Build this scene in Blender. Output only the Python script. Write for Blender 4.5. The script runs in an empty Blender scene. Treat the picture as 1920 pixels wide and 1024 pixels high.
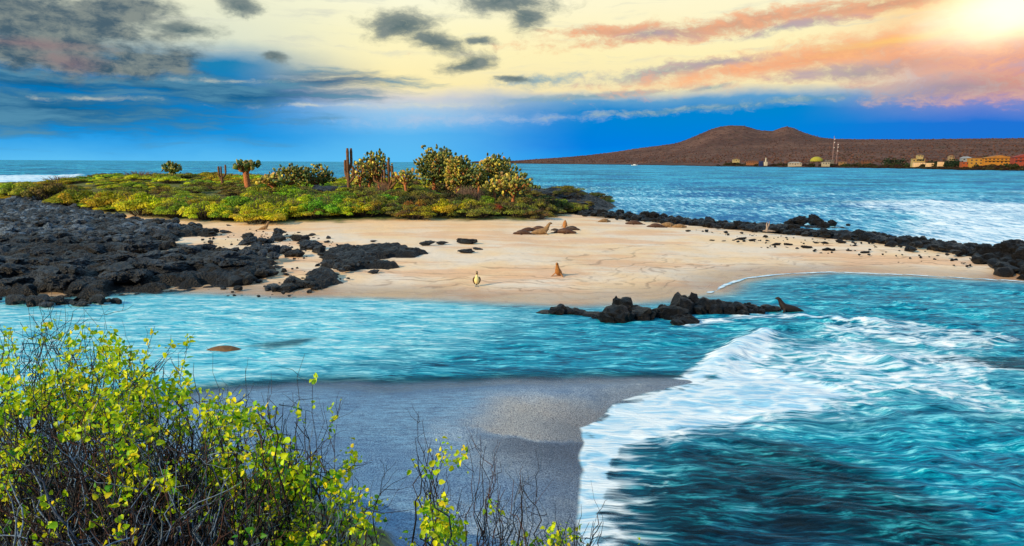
import bpy, math, random
import numpy as np
from mathutils import Vector, Matrix, Euler, noise as mnoise

random.seed(7); rng = np.random.default_rng(7)
SC = bpy.context.scene
COL = SC.collection
R = math.radians

# ------------------------------------------------------------------ camera
CAM_H = 6.5
F = 1280.0                      # focal length in photo pixels (photo 1920 x 1024)
PITCH, ROLL = 9.19, 0.30
cd = bpy.data.cameras.new('camera'); cam = bpy.data.objects.new('camera', cd); COL.objects.link(cam)
cd.sensor_width = 36; cd.lens = 24; cd.clip_start = 0.05; cd.clip_end = 250000
ROT = Matrix.Rotation(R(90 - PITCH), 3, 'X') @ Matrix.Rotation(R(ROLL), 3, 'Z')
cam.matrix_world = Matrix.Translation((0, 0, CAM_H)) @ ROT.to_4x4()
SC.camera = cam
RN = np.array(ROT)

def ray(px, py):
    d = RN @ np.array([(px - 960) / F, -(py - 512) / F, -1.0])
    return d / np.linalg.norm(d)
def P(px, py, z=0.0):
    d = ray(px, py); t = (z - CAM_H) / d[2]
    return np.array([d[0] * t, d[1] * t, z])
def PD(px, py, y):              # point seen at a pixel, at depth y
    d = ray(px, py); t = y / d[1]
    return np.array([d[0] * t, y, CAM_H + d[2] * t])
def AE(px, py):
    d = ray(px, py); return math.atan2(d[0], d[1]), math.asin(d[2])

def srgb(r, g, b, a=1.0):
    f = lambda c: (c / 255 / 12.92) if c / 255 <= 0.04045 else ((c / 255 + 0.055) / 1.055) ** 2.4
    return (f(r), f(g), f(b), a)

# ------------------------------------------------------------------ node helper
class NT:
    def __init__(s, tree): s.t = tree; tree.nodes.clear()
    def n(s, typ, ins=None, out=0, **props):
        nd = s.t.nodes.new('ShaderNode' + typ)
        for k, v in props.items(): setattr(nd, k, v)
        for k, v in (ins or {}).items():
            if v is None: continue
            if isinstance(v, bpy.types.NodeSocket): s.t.links.new(v, nd.inputs[k])
            else: nd.inputs[k].default_value = v
        return nd if out is None else nd.outputs[out]
    def math(s, op, a, b=0.0, c=0.0, clamp=False):
        return s.n('Math', {0: a, 1: b, 2: c}, operation=op, use_clamp=clamp)
    def ss(s, v, lo, hi, a=0.0, b=1.0):
        return s.n('MapRange', {'Value': v, 1: lo, 2: hi, 3: a, 4: b}, interpolation_type='SMOOTHSTEP')
    def lin(s, v, lo, hi, a=0.0, b=1.0):
        return s.n('MapRange', {'Value': v, 1: lo, 2: hi, 3: a, 4: b})
    def mix(s, f, a, b, blend='MIX'):
        nd = s.t.nodes.new('ShaderNodeMix'); nd.data_type = 'RGBA'; nd.blend_type = blend
        for i, v in ((0, f), (6, a), (7, b)):
            if isinstance(v, bpy.types.NodeSocket): s.t.links.new(v, nd.inputs[i])
            elif i == 0: nd.inputs[0].default_value = v
            else: nd.inputs[i].default_value = tuple(v) if len(v) == 4 else tuple(v) + (1,)
        return nd.outputs[2]
    def ramp(s, v, stops):
        nd = s.t.nodes.new('ShaderNodeValToRGB'); s.t.links.new(v, nd.inputs[0])
        els = nd.color_ramp.elements
        while len(els) < len(stops): els.new(0.5)
        for e, (p, c) in zip(els, stops):
            e.position = p; e.color = c if len(c) == 4 else tuple(c) + (1,)
        return nd.outputs[0]
    def noise(s, vec, scale, detail=4, rough=0.55, dist=0.0, out=0):
        return s.n('TexNoise', {'Vector': vec, 'Scale': scale, 'Detail': detail, 'Roughness': rough, 'Distortion': dist}, out=out)
    def map(s, vec, scale=(1, 1, 1), rot=(0, 0, 0), loc=(0, 0, 0), typ='POINT'):
        return s.n('Mapping', {'Vector': vec, 'Location': loc, 'Rotation': rot, 'Scale': scale}, vector_type=typ)

# ------------------------------------------------------------------ sun
SUN_AZ, SUN_EL = R(-128), R(25)       # azimuth measured from +Y towards +X: low sun, behind the viewer's left shoulder
sd = bpy.data.lights.new('sun', 'SUN'); sun = bpy.data.objects.new('sun', sd); COL.objects.link(sun)
sd.energy = 5.0; sd.angle = R(0.5); sd.color = (1.0, 0.78, 0.48)
sdir = Vector((math.sin(SUN_AZ) * math.cos(SUN_EL), math.cos(SUN_AZ) * math.cos(SUN_EL), math.sin(SUN_EL)))
sun.rotation_euler = sdir.to_track_quat('Z', 'Y').to_euler()
sun.location = (0, 0, 60)

# ------------------------------------------------------------------ sky (direction based, procedural clouds)
def build_world():
    w = bpy.data.worlds.new('World'); SC.world = w; w.use_nodes = True
    t = NT(w.node_tree)
    gen = t.n('TexCoord', out=0)
    sep = t.n('SeparateXYZ', {0: gen}, out=None)
    az = t.math('ARCTAN2', sep.outputs[0], sep.outputs[1])
    el = t.math('ARCSINE', sep.outputs[2])
    ae = t.n('CombineXYZ', {0: az, 1: el, 2: 0.0})
    sky = t.n('TexSky', out=0, sky_type='NISHITA', sun_disc=False, sun_elevation=SUN_EL, sun_rotation=SUN_AZ)
    # warped coordinates
    w1 = t.noise(t.map(ae, (9, 22, 1)), 1.0, 5, 0.6, out=1)
    w1c = t.n('VectorMath', {0: w1, 1: (0.5, 0.5, 0.5)}, operation='SUBTRACT')
    w1s = t.n('VectorMath', {0: w1c, 1: (0.06, 0.026, 0)}, operation='MULTIPLY')
    wae = t.n('VectorMath', {0: ae, 1: w1s}, operation='ADD')
    wsep = t.n('SeparateXYZ', {0: wae}, out=None)
    nz_fine = t.noise(t.map(wae, (30, 58, 1)), 1.0, 10, 0.70)
    nz_str = t.noise(t.map(wae, (7, 62, 1), rot=(0, 0, R(-3))), 1.0, 6, 0.6)
    nz_big = t.noise(t.map(ae, (13, 30, 1), loc=(3.1, 1.7, 0)), 1.0, 9, 0.64)
    e = t.math('MULTIPLY', wsep.outputs[1], 4.0)         # 0..1 over the lowest 14 degrees
    L = [(0, srgb(92, 190, 243)), (.14, srgb(20, 150, 228)), (.34, srgb(0, 126, 200)), (.5, srgb(30, 130, 180)), (.62, srgb(222, 228, 205)), (1, srgb(250, 248, 212))]
    M = [(0, srgb(92, 190, 245)), (.15, srgb(90, 182, 240)), (.26, srgb(150, 198, 234)), (.36, srgb(214, 212, 210)), (.43, srgb(254, 238, 178)), (.7, srgb(255, 247, 198)), (1, srgb(249, 252, 232))]
    Rr = [(0, srgb(0, 150, 238)), (.1, srgb(0, 128, 226)), (.29, srgb(0, 134, 208)), (.35, srgb(96, 160, 206)), (.41, srgb(246, 230, 182)), (.6, srgb(255, 242, 186)), (1, srgb(255, 251, 220))]
    FR = [(0, srgb(20, 122, 218)), (.2, srgb(30, 116, 214)), (.32, srgb(140, 146, 200)), (.46, srgb(204, 172, 180)), (.62, srgb(250, 180, 136)), (.8, srgb(255, 210, 122)), (1, srgb(255, 253, 232))]
    c = t.mix(t.ss(wsep.outputs[0], AE(420, 200)[0], AE(760, 200)[0]), t.ramp(e, L), t.ramp(e, M))
    c = t.mix(t.ss(wsep.outputs[0], AE(760, 200)[0], AE(1120, 200)[0]), c, t.ramp(e, Rr))
    c = t.mix(t.ss(wsep.outputs[0], AE(1480, 200)[0], AE(1860, 200)[0]), c, t.ramp(e, FR))
    def layer(c, blobs, color, k, nz, lo=0.0, hi=0.45, strength=1.0):
        m = None
        for (cx, cy, rx, ry, rot) in blobs:
            a, el_ = AE(cx, cy)
            v = t.map(wae, (rx / F, ry / F, 1), (0, 0, R(rot)), (a, el_, 0), 'TEXTURE')
            ln = t.n('VectorMath', {0: v}, out=1, operation='LENGTH')
            m = ln if m is None else t.math('MINIMUM', m, ln)
        d = t.math('SUBTRACT', 1.0, m)
        nn = t.math('MULTIPLY', t.math('SUBTRACT', nz, 0.5), k * 2.0)
        dens = t.ss(t.math('ADD', d, nn), lo - .06, hi * 1.6, 0.0, strength)
        return t.mix(dens, c, color), dens
    var = lambda a, b, nz=None: t.mix(t.ss(nz or nz_fine, 0.35, 0.65), a, b)
    # thin high wisps over the cream part of the sky
    wisp = t.math('MULTIPLY', t.ss(nz_str, 0.52, 0.72), t.ss(wsep.outputs[1], 0.10, 0.16))
    c = t.mix(t.math('MULTIPLY', wisp, 0.55), c, srgb(205, 208, 196))
    # blue stratus sheet, left and centre
    c, _ = layer(c, [(60, 200, 420, 56, 0), (470, 178, 300, 30, 3), (620, 148, 170, 22, 2), (330, 160, 240, 30, -2), (40, 150, 330, 26, 0)],
                 var(srgb(10, 88, 132), srgb(84, 140, 168), nz_str), 1.3, nz_str, 0.0, 0.5, 0.92)
    c, _ = layer(c, [(820, 198, 170, 9, 2), (190, 184, 110, 5, 0), (600, 200, 140, 5, 1), (30, 114, 120, 9, 0), (420, 150, 120, 6, 4)],
                 srgb(226, 224, 196), 1.9, nz_fine, 0.0, 1.1, 0.62)
    c, _ = layer(c, [(1000, 222, 300, 12, 2), (840, 226, 260, 16, 2)], srgb(186, 200, 222), 1.8, nz_fine, 0.0, 1.0, 0.6)
    # grey teal streaks on the right half
    c, _ = layer(c, [(1010, 150, 110, 17, 6), (1240, 135, 190, 18, 6), (1120, 178, 220, 9, 4), (1300, 205, 330, 9, 3), (1330, 165, 60, 7, 5), (1500, 188, 130, 9, 5)],
                 var(srgb(96, 150, 172), srgb(150, 178, 190)), 1.5, nz_fine, 0.0, 0.7, 0.9)
    # orange lit bands
    c, _ = layer(c, [(1400, 40, 440, 22, 5), (1660, 8, 280, 18, 6), (1160, 56, 170, 16, 3)],
                 var(srgb(200, 150, 128), srgb(243, 172, 132)), 1.3, nz_fine, 0.0, 0.55, 0.92)
    c, _ = layer(c, [(1530, 108, 430, 36, 6), (1780, 96, 300, 50, 3), (1400, 130, 160, 22, 4), (1900, 150, 200, 40, 0)],
                 var(srgb(232, 150, 118), srgb(255, 182, 132)), 1.1, nz_fine, 0.0, 0.6, 0.92)
    c, _ = layer(c, [(1600, 134, 170, 21, 3), (1230, 62, 90, 12, 0), (1480, 52, 120, 12, 5), (1800, 160, 200, 26, 0), (1340, 118, 110, 12, 6)],
                 var(srgb(140, 145, 160), srgb(182, 168, 176)), 1.5, nz_fine, 0.0, 0.7, 0.85)
    c, _ = layer(c, [(1700, 74, 230, 14, 6), (1880, 62, 160, 16, 0)], srgb(255, 206, 120), 1.2, nz_str, 0.0, 0.8, 0.85)
    # dark grey clouds
    c, g = layer(c, [(60, 30, 250, 66, 0), (130, 84, 200, 58, -6), (290, 112, 90, 34, 4), (210, 20, 120, 44, 0), (250, 128, 130, 16, 0), (20, 90, 130, 36, 0)],
                 var(srgb(62, 90, 108), srgb(132, 142, 138), nz_fine), 1.05, nz_big, 0.0, 0.42, 0.97)
    c, _ = layer(c, [(128, 112, 70, 20, -3), (60, 78, 130, 14, 0)], srgb(150, 122, 126), 0.9, nz_fine, 0.0, 0.8, 0.7)
    c, _ = layer(c, [(445, 10, 46, 22, 0), (752, 46, 84, 36, 0), (815, 74, 80, 26, -12), (880, 116, 68, 22, 10), (516, 111, 32, 12, 0),
                     (950, 4, 130, 34, 0), (985, 34, 46, 38, 0), (900, 78, 46, 9, 0), (350, 52, 60, 14, -8), (960, 150, 46, 9, 0)],
                 var(srgb(74, 102, 112), srgb(120, 134, 134), nz_fine), .85, nz_fine, 0.0, 0.5, 0.95)
    # bright backlit break in the cloud, upper right
    ga = AE(1900, 14)
    gv = t.map(wae, (0.13, 0.058, 1), (0, 0, R(12)), (ga[0], ga[1], 0), 'TEXTURE')
    gl = t.n('VectorMath', {0: gv}, out=1, operation='LENGTH')
    c = t.mix(t.ss(gl, 1.0, 0.1, 0.0, 0.95), c, (1.5, 1.32, 0.95, 1))
    # above the frame: cream fading into a pale blue zenith; behind the viewer a cooler sky
    up = t.ss(el, 0.235, 0.44)
    zen = t.mix(t.ss(nz_big, 0.4, 0.65), (0.16, 0.50, 0.88, 1), (0.50, 0.76, 0.95, 1))
    c = t.mix(up, c, zen)
    back = t.ss(sep.outputs[1], 0.25, -0.35)
    bk = t.mix(0.35, (0.28, 0.50, 0.76, 1), t.n('Mix', {0: 1.0, 6: sky, 7: (0.06, 0.06, 0.06, 1)}, out=2, data_type='RGBA', blend_type='MULTIPLY'))
    c = t.mix(back, c, bk)
    c = t.mix(t.ss(el, -0.02, -0.003), (0.02, 0.12, 0.2, 1), c)
    bg = t.n('Background', {0: c, 1: 1.0})
    t.n('OutputWorld', {0: bg}, out=None)
    w.cycles.sampling_method = 'MANUAL'; w.cycles.sample_map_resolution = 512
build_world()
vs = SC.view_settings
vs.view_transform = 'Standard'; vs.look = 'None'; vs.exposure = 0.0; vs.gamma = 1.0; vs.use_curve_mapping = False
SC.render.engine = 'CYCLES'; SC.cycles.max_bounces = 6; SC.cycles.transparent_max_bounces = 8
SC.cycles.caustics_reflective = False; SC.cycles.caustics_refractive = False

# ------------------------------------------------------------------ numpy noise
def _h(ix, iy, s):
    n = (ix.astype(np.int64) * 374761393 + iy.astype(np.int64) * 668265263 + s * 1442695041) & 0xffffffff
    n = ((n ^ (n >> 13)) * 1274126177) & 0xffffffff
    return ((n ^ (n >> 16)) & 0xffff) / 65535.0
def vnoise(x, y, s=0):
    ix = np.floor(x); iy = np.floor(y); fx = x - ix; fy = y - iy
    fx = fx * fx * fx * (fx * (fx * 6 - 15) + 10); fy = fy * fy * fy * (fy * (fy * 6 - 15) + 10)
    a = _h(ix, iy, s); b = _h(ix + 1, iy, s); c = _h(ix, iy + 1, s); d = _h(ix + 1, iy + 1, s)
    return (a + (b - a) * fx) * (1 - fy) + (c + (d - c) * fx) * fy
def fbm(x, y, o=4, s=0, g=0.5):
    r = 0; a = 1; t = 0
    for i in range(o):
        r = r + a * vnoise(x, y, s + i * 17); t += a; a *= g
        x, y = x * 1.9 + y * 0.6 + 5.2, y * 1.9 - x * 0.6 + 1.3
    return r / t
def ridged(x, y, o=4, s=0):
    r = 0; a = 1; t = 0
    for i in range(o):
        r = r + a * (1 - np.abs(2 * vnoise(x, y, s + i * 17) - 1)); t += a; a *= 0.5
        x, y = x * 1.9 + y * 0.6 + 5.2, y * 1.9 - x * 0.6 + 1.3
    return r / t
def sst(v, lo, hi):
    u = np.clip((v - lo) / (hi - lo), 0, 1); return u * u * (3 - 2 * u)
def poly_world(pts, extra=()):
    return np.array([P(a, b)[:2] for a, b in pts] + list(extra))
def sdf(x, y, poly, closed=True):
    x = np.asarray(x, float); y = np.asarray(y, float); shp = x.shape
    x = x.ravel(); y = y.ravel(); d = np.full(x.shape, 1e18); ins = np.zeros(x.shape, bool)
    n = len(poly)
    for i in range(n if closed else n - 1):
        ax, ay = poly[i]; bx, by = poly[(i + 1) % n]
        ex, ey = bx - ax, by - ay; L2 = ex * ex + ey * ey + 1e-12
        t = np.clip(((x - ax) * ex + (y - ay) * ey) / L2, 0, 1)
        d = np.minimum(d, (x - ax - t * ex) ** 2 + (y - ay - t * ey) ** 2)
        if closed and ay != by:
            c = ((ay > y) != (by > y)) & (x < ex * (y - ay) / (by - ay) + ax); ins ^= c
    d = np.sqrt(d)
    return (np.where(ins, d, -d) if closed else d).reshape(shp)

# ------------------------------------------------------------------ shore lines, taken to the z=0 plane
ISLAND = poly_world([(-420, 556), (-200, 552), (0, 549), (100, 553), (200, 549), (330, 541), (450, 545), (520, 550), (600, 549), (700, 552), (800, 556), (880, 560),
                     (1000, 564), (1080, 566), (1180, 561), (1260, 554), (1335, 545), (1362, 531), (1400, 519), (1470, 511), (1560, 508), (1700, 513),
                     (1800, 519), (1880, 523), (2000, 530), (2150, 536), (2300, 520), (2150, 492), (2000, 486), (1920, 476), (1840, 466), (1760, 456), (1700, 449), (1600, 441), (1520, 434), (1440, 428),
                     (1360, 420), (1280, 413), (1200, 406), (1150, 400), (1110, 393), (1088, 380), (1068, 368)],
                    [(12, 150), (-20, 200), (-90, 195), (-150, 150), (-200, 120)])
VEG = np.array([P(a, b, 1.3)[:2] for a, b in [(-300, 372), (0, 378), (120, 392), (230, 404), (330, 412), (430, 416), (560, 413), (730, 410), (760, 410), (900, 409), (1000, 408), (1060, 405), (1085, 398)]]
               + [(20, 120), (18, 175), (-20, 190), (-90, 180), (-140, 140), (-190, 110)])
SPIT = poly_world([(200, 760), (380, 738), (460, 729), (560, 723), (700, 726), (850, 723), (950, 717), (1100, 712), (1200, 713), (1285, 716), (1225, 733), (1150, 757),
                   (1130, 776), (1078, 801), (1098, 830), (1082, 860), (1076, 900), (1072, 960), (1068, 1024), (1066, 1100), (1060, 1240)], [(0, 5), (-14, 5), (-16, 14)])
def height(x, y):
    x = np.asarray(x, float); y = np.asarray(y, float)
    s = sdf(x, y, ISLAND) + (fbm(x * .35, y * .35, 3, 5) - .5) * 0.8
    v = sdf(x, y, VEG)
    isl = np.where(s > 0, 0.95 * (1 - np.exp(-s / 14.0)), np.maximum(s * 0.10, -3))
    hump = 1.35 * np.exp(-(((x + 62) / 26) ** 2 + ((y - 125) / 26) ** 2))
    mound = sst(v, 0, 22) * (1.05 + 0.6 * (fbm(x * .06, y * .06, 3, 9) - .4) + hump)
    lavam = 1.6 * np.exp(-(((x - 9.5) / 4.5) ** 2 + ((y - 108) / 8) ** 2))
    isl = isl + mound + lavam * sst(v, -6, 3)
    isl = isl + (fbm(x * .5, y * .5, 3, 21) - .5) * 0.10 * sst(s, 0, 5)
    q = sdf(x, y, SPIT) + (fbm(x * .6, y * .6, 3, 15) - .5) * 0.5
    spit = np.where(q > 0, 0.42 * (1 - np.exp(-q / 2.2)), np.maximum(q * 0.16, -3))
    # scarp along the channel edge of the spit, shallow runnel towards the left
    spit = spit - 0.10 * np.exp(-(((x + 3.2) / 1.6) ** 2 + ((y - 13.5) / 3.5) ** 2)) * (q > 0)
    r = np.hypot(x, y)
    left = sst(-x, -1.5, 5)
    bank = 4.75 - (0.62 - 0.22 * left) * np.maximum(y - 1.8, 0) - 0.5 * np.maximum(x - 2.5, 0) * (y > -3) + (fbm(x * 1.4, y * 1.4, 4, 33) - .5) * 0.35
    bank = np.where(y < 1.8, np.maximum(bank, 4.2 - 0.3 * np.maximum(x - 4, 0)), bank)
    bank = np.maximum(bank, -3)
    h = np.maximum(np.maximum(isl, spit), bank)
    return h
def place(px, py, dmin=6, dmax=320):
    d = ray(px, py); t = np.geomspace(dmin, dmax, 700)
    X, Y, Z = d[0] * t, d[1] * t, CAM_H + d[2] * t
    h = np.maximum(height(X, Y), 0); k = np.argmax(Z < h)
    if not (Z < h).any(): k = len(t) - 1
    return np.array([X[k], Y[k], h[k]]), t[k] * math.cos(0)
def hz(x, y): return float(height(np.array([x]), np.array([y]))[0])

# ------------------------------------------------------------------ object helpers
def tag(o, label=None, cat=None, group=None, kind=None):
    if label: o['label'] = label
    if cat: o['category'] = cat
    if group: o['group'] = group
    if kind: o['kind'] = kind
    return o
def empty(name, loc=(0, 0, 0), rz=0, label=None, cat=None, group=None):
    o = bpy.data.objects.new(name, None); COL.objects.link(o); o.location = loc; o.rotation_euler = (0, 0, rz)
    o.empty_display_size = 0.1
    return tag(o, label, cat, group)
class MB:
    def __init__(s): s.v = []; s.f = {}; s.c = []; s.n = 0; s.order = []
    def add(s, v, f, c=None):
        v = np.asarray(v, float).reshape(-1, 3); f = np.asarray(f, np.int64)
        s.v.append(v); s.order.append(f + s.n); s.n += len(v)
        cc = np.ones((len(v), 4)); 
        if c is not None: cc[:, :] = np.asarray(c)
        s.c.append(cc)
    def build(s, name, mat, parent=None, smooth=True, loc=None):
        me = mesh_np(name, np.concatenate(s.v), s.order, smooth)
        at = me.color_attributes.new('col', 'FLOAT_COLOR', 'POINT')
        at.data.foreach_set('color', np.concatenate(s.c).astype(np.float32).ravel())
        me.materials.append(mat)
        o = bpy.data.objects.new(name, me); COL.objects.link(o)
        if parent: o.parent = parent
        if loc is not None: o.location = loc
        return o
def mesh_np(name, v, flist, smooth=True):
    me = bpy.data.meshes.new(name)
    me.vertices.add(len(v)); me.vertices.foreach_set('co', np.asarray(v, np.float32).ravel())
    tot = np.concatenate([f.ravel() for f in flist]); sizes = np.concatenate([np.full(len(f), f.shape[1]) for f in flist])
    me.loops.add(len(tot)); me.loops.foreach_set('vertex_index', tot.astype(np.int32))
    starts = np.concatenate([[0], np.cumsum(sizes)[:-1]])
    me.polygons.add(len(sizes)); me.polygons.foreach_set('loop_start', starts.astype(np.int32))
    me.update(calc_edges=True)
    me.polygons.foreach_set('use_smooth', np.full(len(sizes), smooth))
    me.validate(); me.update()
    return me
def copy_tree(o, parent=None):
    c = o.copy(); COL.objects.link(c)
    if parent: c.parent = parent
    for ch in list(o.children): copy_tree(ch, c)
    return c
def tube(mb, pts, rad, n=6, col=None, cap=True, sq=1.0):
    pts = np.asarray(pts, float); m = len(pts); rad = np.broadcast_to(np.asarray(rad, float), (m,))
    tan = np.gradient(pts, axis=0); tan /= np.linalg.norm(tan, axis=1)[:, None] + 1e-9
    up = np.array([0.0, 0, 1]) if abs(tan[0][2]) < 0.9 else np.array([1.0, 0, 0])
    a = np.cross(tan, up); bad = np.linalg.norm(a, axis=1) < 1e-3; a[bad] = [1, 0, 0]
    a /= np.linalg.norm(a, axis=1)[:, None]
    for i in range(1, m):
        if a[i] @ a[i - 1] < 0: a[i] = -a[i]
    b = np.cross(tan, a)
    ang = np.arange(n) * 2 * math.pi / n
    v = pts[:, None, :] + rad[:, None, None] * (np.cos(ang)[None, :, None] * a[:, None, :] + sq * np.sin(ang)[None, :, None] * b[:, None, :])
    v = v.reshape(-1, 3)
    i = np.arange(m - 1)[:, None]; j = np.arange(n)[None, :]; j2 = (j + 1) % n
    f = np.stack([i * n + j, i * n + j2, (i + 1) * n + j2, (i + 1) * n + j], -1).reshape(-1, 4)
    mb.add(v, f, col)
    if cap:
        k = mb.n - len(v)
        c0 = np.vstack([v[:n], pts[:1]]); fc = np.array([[(q + 1) % n, q, n] for q in range(n)]); mb.add(c0, fc, col)
        c1 = np.vstack([v[-n:], pts[-1:]]); fc = np.array([[q, (q + 1) % n, n] for q in range(n)]); mb.add(c1, fc, col)
_ico = {}
def ico(sub):
    if sub not in _ico:
        import bmesh
        bm = bmesh.new(); bmesh.ops.create_icosphere(bm, subdivisions=sub, radius=1)
        v = np.array([x.co[:] for x in bm.verts]); f = np.array([[q.index for q in p.verts] for p in bm.faces]); bm.free()
        _ico[sub] = (v, f)
    return _ico[sub]
BOXF = np.array([[0, 3, 2, 1], [4, 5, 6, 7], [0, 1, 5, 4], [1, 2, 6, 5], [2, 3, 7, 6], [3, 0, 4, 7]])
def box(mb, c, s, col=None, rz=0):
    x, y, z = np.array(s) / 2
    v = np.array([[-x, -y, -z], [x, -y, -z], [x, y, -z], [-x, y, -z], [-x, -y, z], [x, -y, z], [x, y, z], [-x, y, z]])
    ca, sa = math.cos(rz), math.sin(rz); v = v @ np.array([[ca, sa, 0], [-sa, ca, 0], [0, 0, 1]])
    mb.add(v + np.array(c), BOXF, col)

# ------------------------------------------------------------------ materials
def mat(name):
    m = bpy.data.materials.new(name); m.use_nodes = True; return m, NT(m.node_tree)
def finish(t, col, rough=0.8, bump=None, bs=0.5, bd=0.05, spec=0.3, **kw):
    nrm = t.n('Bump', {'Height': bump, 'Strength': bs, 'Distance': bd}) if bump is not None else None
    ins = {'Base Color': col, 'Roughness': rough, 'Specular IOR Level': spec, 'Normal': nrm}; ins.update(kw)
    b = t.n('BsdfPrincipled', ins)
    t.n('OutputMaterial', {0: b}, out=None); return b
def plain(name, col, rough=0.8, sc=8.0, amt=0.25, spec=0.3, coord='Object', bs=0.3, bd=0.02):
    m, t = mat(name); tc = t.n('TexCoord', out=None).outputs[coord]
    nz = t.noise(tc, sc, 5, 0.6)
    c = t.mix(t.ss(nz, 0.3, 0.7), tuple(x * (1 - amt) for x in col[:3]) + (1,), tuple(min(1, x * (1 + amt)) for x in col[:3]) + (1,))
    finish(t, c, rough, nz, bs, bd, spec); return m
def vcol_mat(name, rough=0.7, translucent=0.0, sc=6, amt=0.25, spec=0.3, rnd=0.0, bs=0.3, bd=0.02):
    m, t = mat(name); tc = t.n('TexCoord', out=None).outputs['Object']
    vc = t.n('VertexColor', layer_name='col')
    nz = t.noise(tc, sc, 5, 0.6)
    c = t.mix(1.0, vc, t.mix(t.ss(nz, 0.3, 0.7), (1 - amt,) * 3 + (1,), (1 + amt,) * 3 + (1,)), 'MULTIPLY')
    if rnd:
        rd = t.n('ObjectInfo', out=None).outputs['Random']
        c = t.n('HueSaturation', {'Hue': t.lin(rd, 0, 1, 0.5 - rnd * .25, 0.5 + rnd * .10), 'Saturation': 1.0, 'Value': t.lin(rd, 0, 1, 1 - rnd, 1 + rnd), 'Color': c})
    b = finish(t, c, rough, nz, bs, bd, spec)
    if translucent:
        tr = t.n('BsdfTranslucent', {'Color': c}); ms = t.n('MixShader', {0: translucent, 1: b, 2: tr})
        out = [x for x in t.t.nodes if x.bl_idname == 'ShaderNodeOutputMaterial'][0]; t.t.links.new(ms, out.inputs[0])
    return m
def rock_mat(name, dark, light, sc=3.0, lt=0.62):
    m, t = mat(name); g = t.n('NewGeometry', out=None); pos = g.outputs['Position']
    n1 = t.noise(pos, sc, 8, 0.65); n2 = t.noise(pos, sc * 9, 5, 0.7); n3 = t.noise(pos, sc * .35, 3, 0.5)
    pit = t.n('TexVoronoi', {'Vector': pos, 'Scale': sc * 7}, out=0)
    c = t.mix(t.ss(n1, 0.35, 0.75), dark, tuple(0.5 * (a + b) for a, b in zip(dark, light)))
    c = t.mix(t.math('MULTIPLY', t.ss(n3, lt - .1, lt + .1), t.ss(n2, .4, .6)), c, light)
    c = t.mix(t.ss(n2, .64, .8, 0, .45), c, tuple(q * 1.5 for q in light[:3]) + (1,))
    hgt = t.math('ADD', t.math('MULTIPLY', n1, 1.0), t.math('ADD', t.math('MULTIPLY', n2, 0.5), t.math('MULTIPLY', pit, 0.35)))
    isl = g.outputs['Random Per Island']; c = t.mix(1.0, c, t.mix(t.ss(isl, .25, .95), (.25, .25, .28, 1), (1.3, 1.38, 1.5, 1)), 'MULTIPLY')
    finish(t, c, t.lin(n1, 0, 1, 0.22, 0.7), hgt, 1.0, 0.26, 0.36); return m
M_LAVA = rock_mat('lava', (0.004, 0.005, 0.007, 1), (0.050, 0.062, 0.076, 1), 1.5, .56)
M_LAVA_G = rock_mat('lava_grey', (0.008, 0.012, 0.018, 1), (0.17, 0.22, 0.27, 1), 1.3, 0.5)
M_LAVA_B = rock_mat('lava_wet', (0.002, 0.002, 0.003, 1), (0.009, 0.009, 0.012, 1), 2.5)
M_LIME = rock_mat('pale_rock', (0.10, 0.12, 0.14, 1), (0.5, 0.53, 0.56, 1), 2.5, 0.45)

# ------------------------------------------------------------------ polar sheet: dense in front of the viewer, reaching the horizon all round
def sheet(dens_rows, daz, dmin):
    az1 = np.arange(-41, 41.0001, daz); az = np.concatenate([np.linspace(-180, -75, 20)[:-1], np.linspace(-75, -41, 50)[:-1], az1, np.linspace(41, 75, 50)[1:], np.linspace(75, 180, 20)[1:]])
    dy = np.arange(8320 / dmin, 26, -dens_rows)
    if dy[0] > 900: dy = np.concatenate([np.geomspace(dy[0], 900, 70)[:-1], np.arange(900, 26, -dens_rows)])
    r = np.concatenate([8320 / dy, 8320 / np.geomspace(26, 0.11, 130)[1:]])
    A, Rr = np.meshgrid(R(1) * az, r)
    X = np.sin(A) * Rr; Y = np.cos(A) * Rr
    m, n = X.shape; i = np.arange(m - 1)[:, None]; j = np.arange(n - 1)[None, :]
    f = np.stack([i * n + j, i * n + j + 1, (i + 1) * n + j + 1, (i + 1) * n + j], -1).reshape(-1, 4)
    return X.ravel(), Y.ravel(), f
def attr(me, name, arr):
    at = me.color_attributes.new(name, 'FLOAT_COLOR', 'POINT'); at.data.foreach_set('color', arr.astype(np.float32).ravel())

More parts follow.
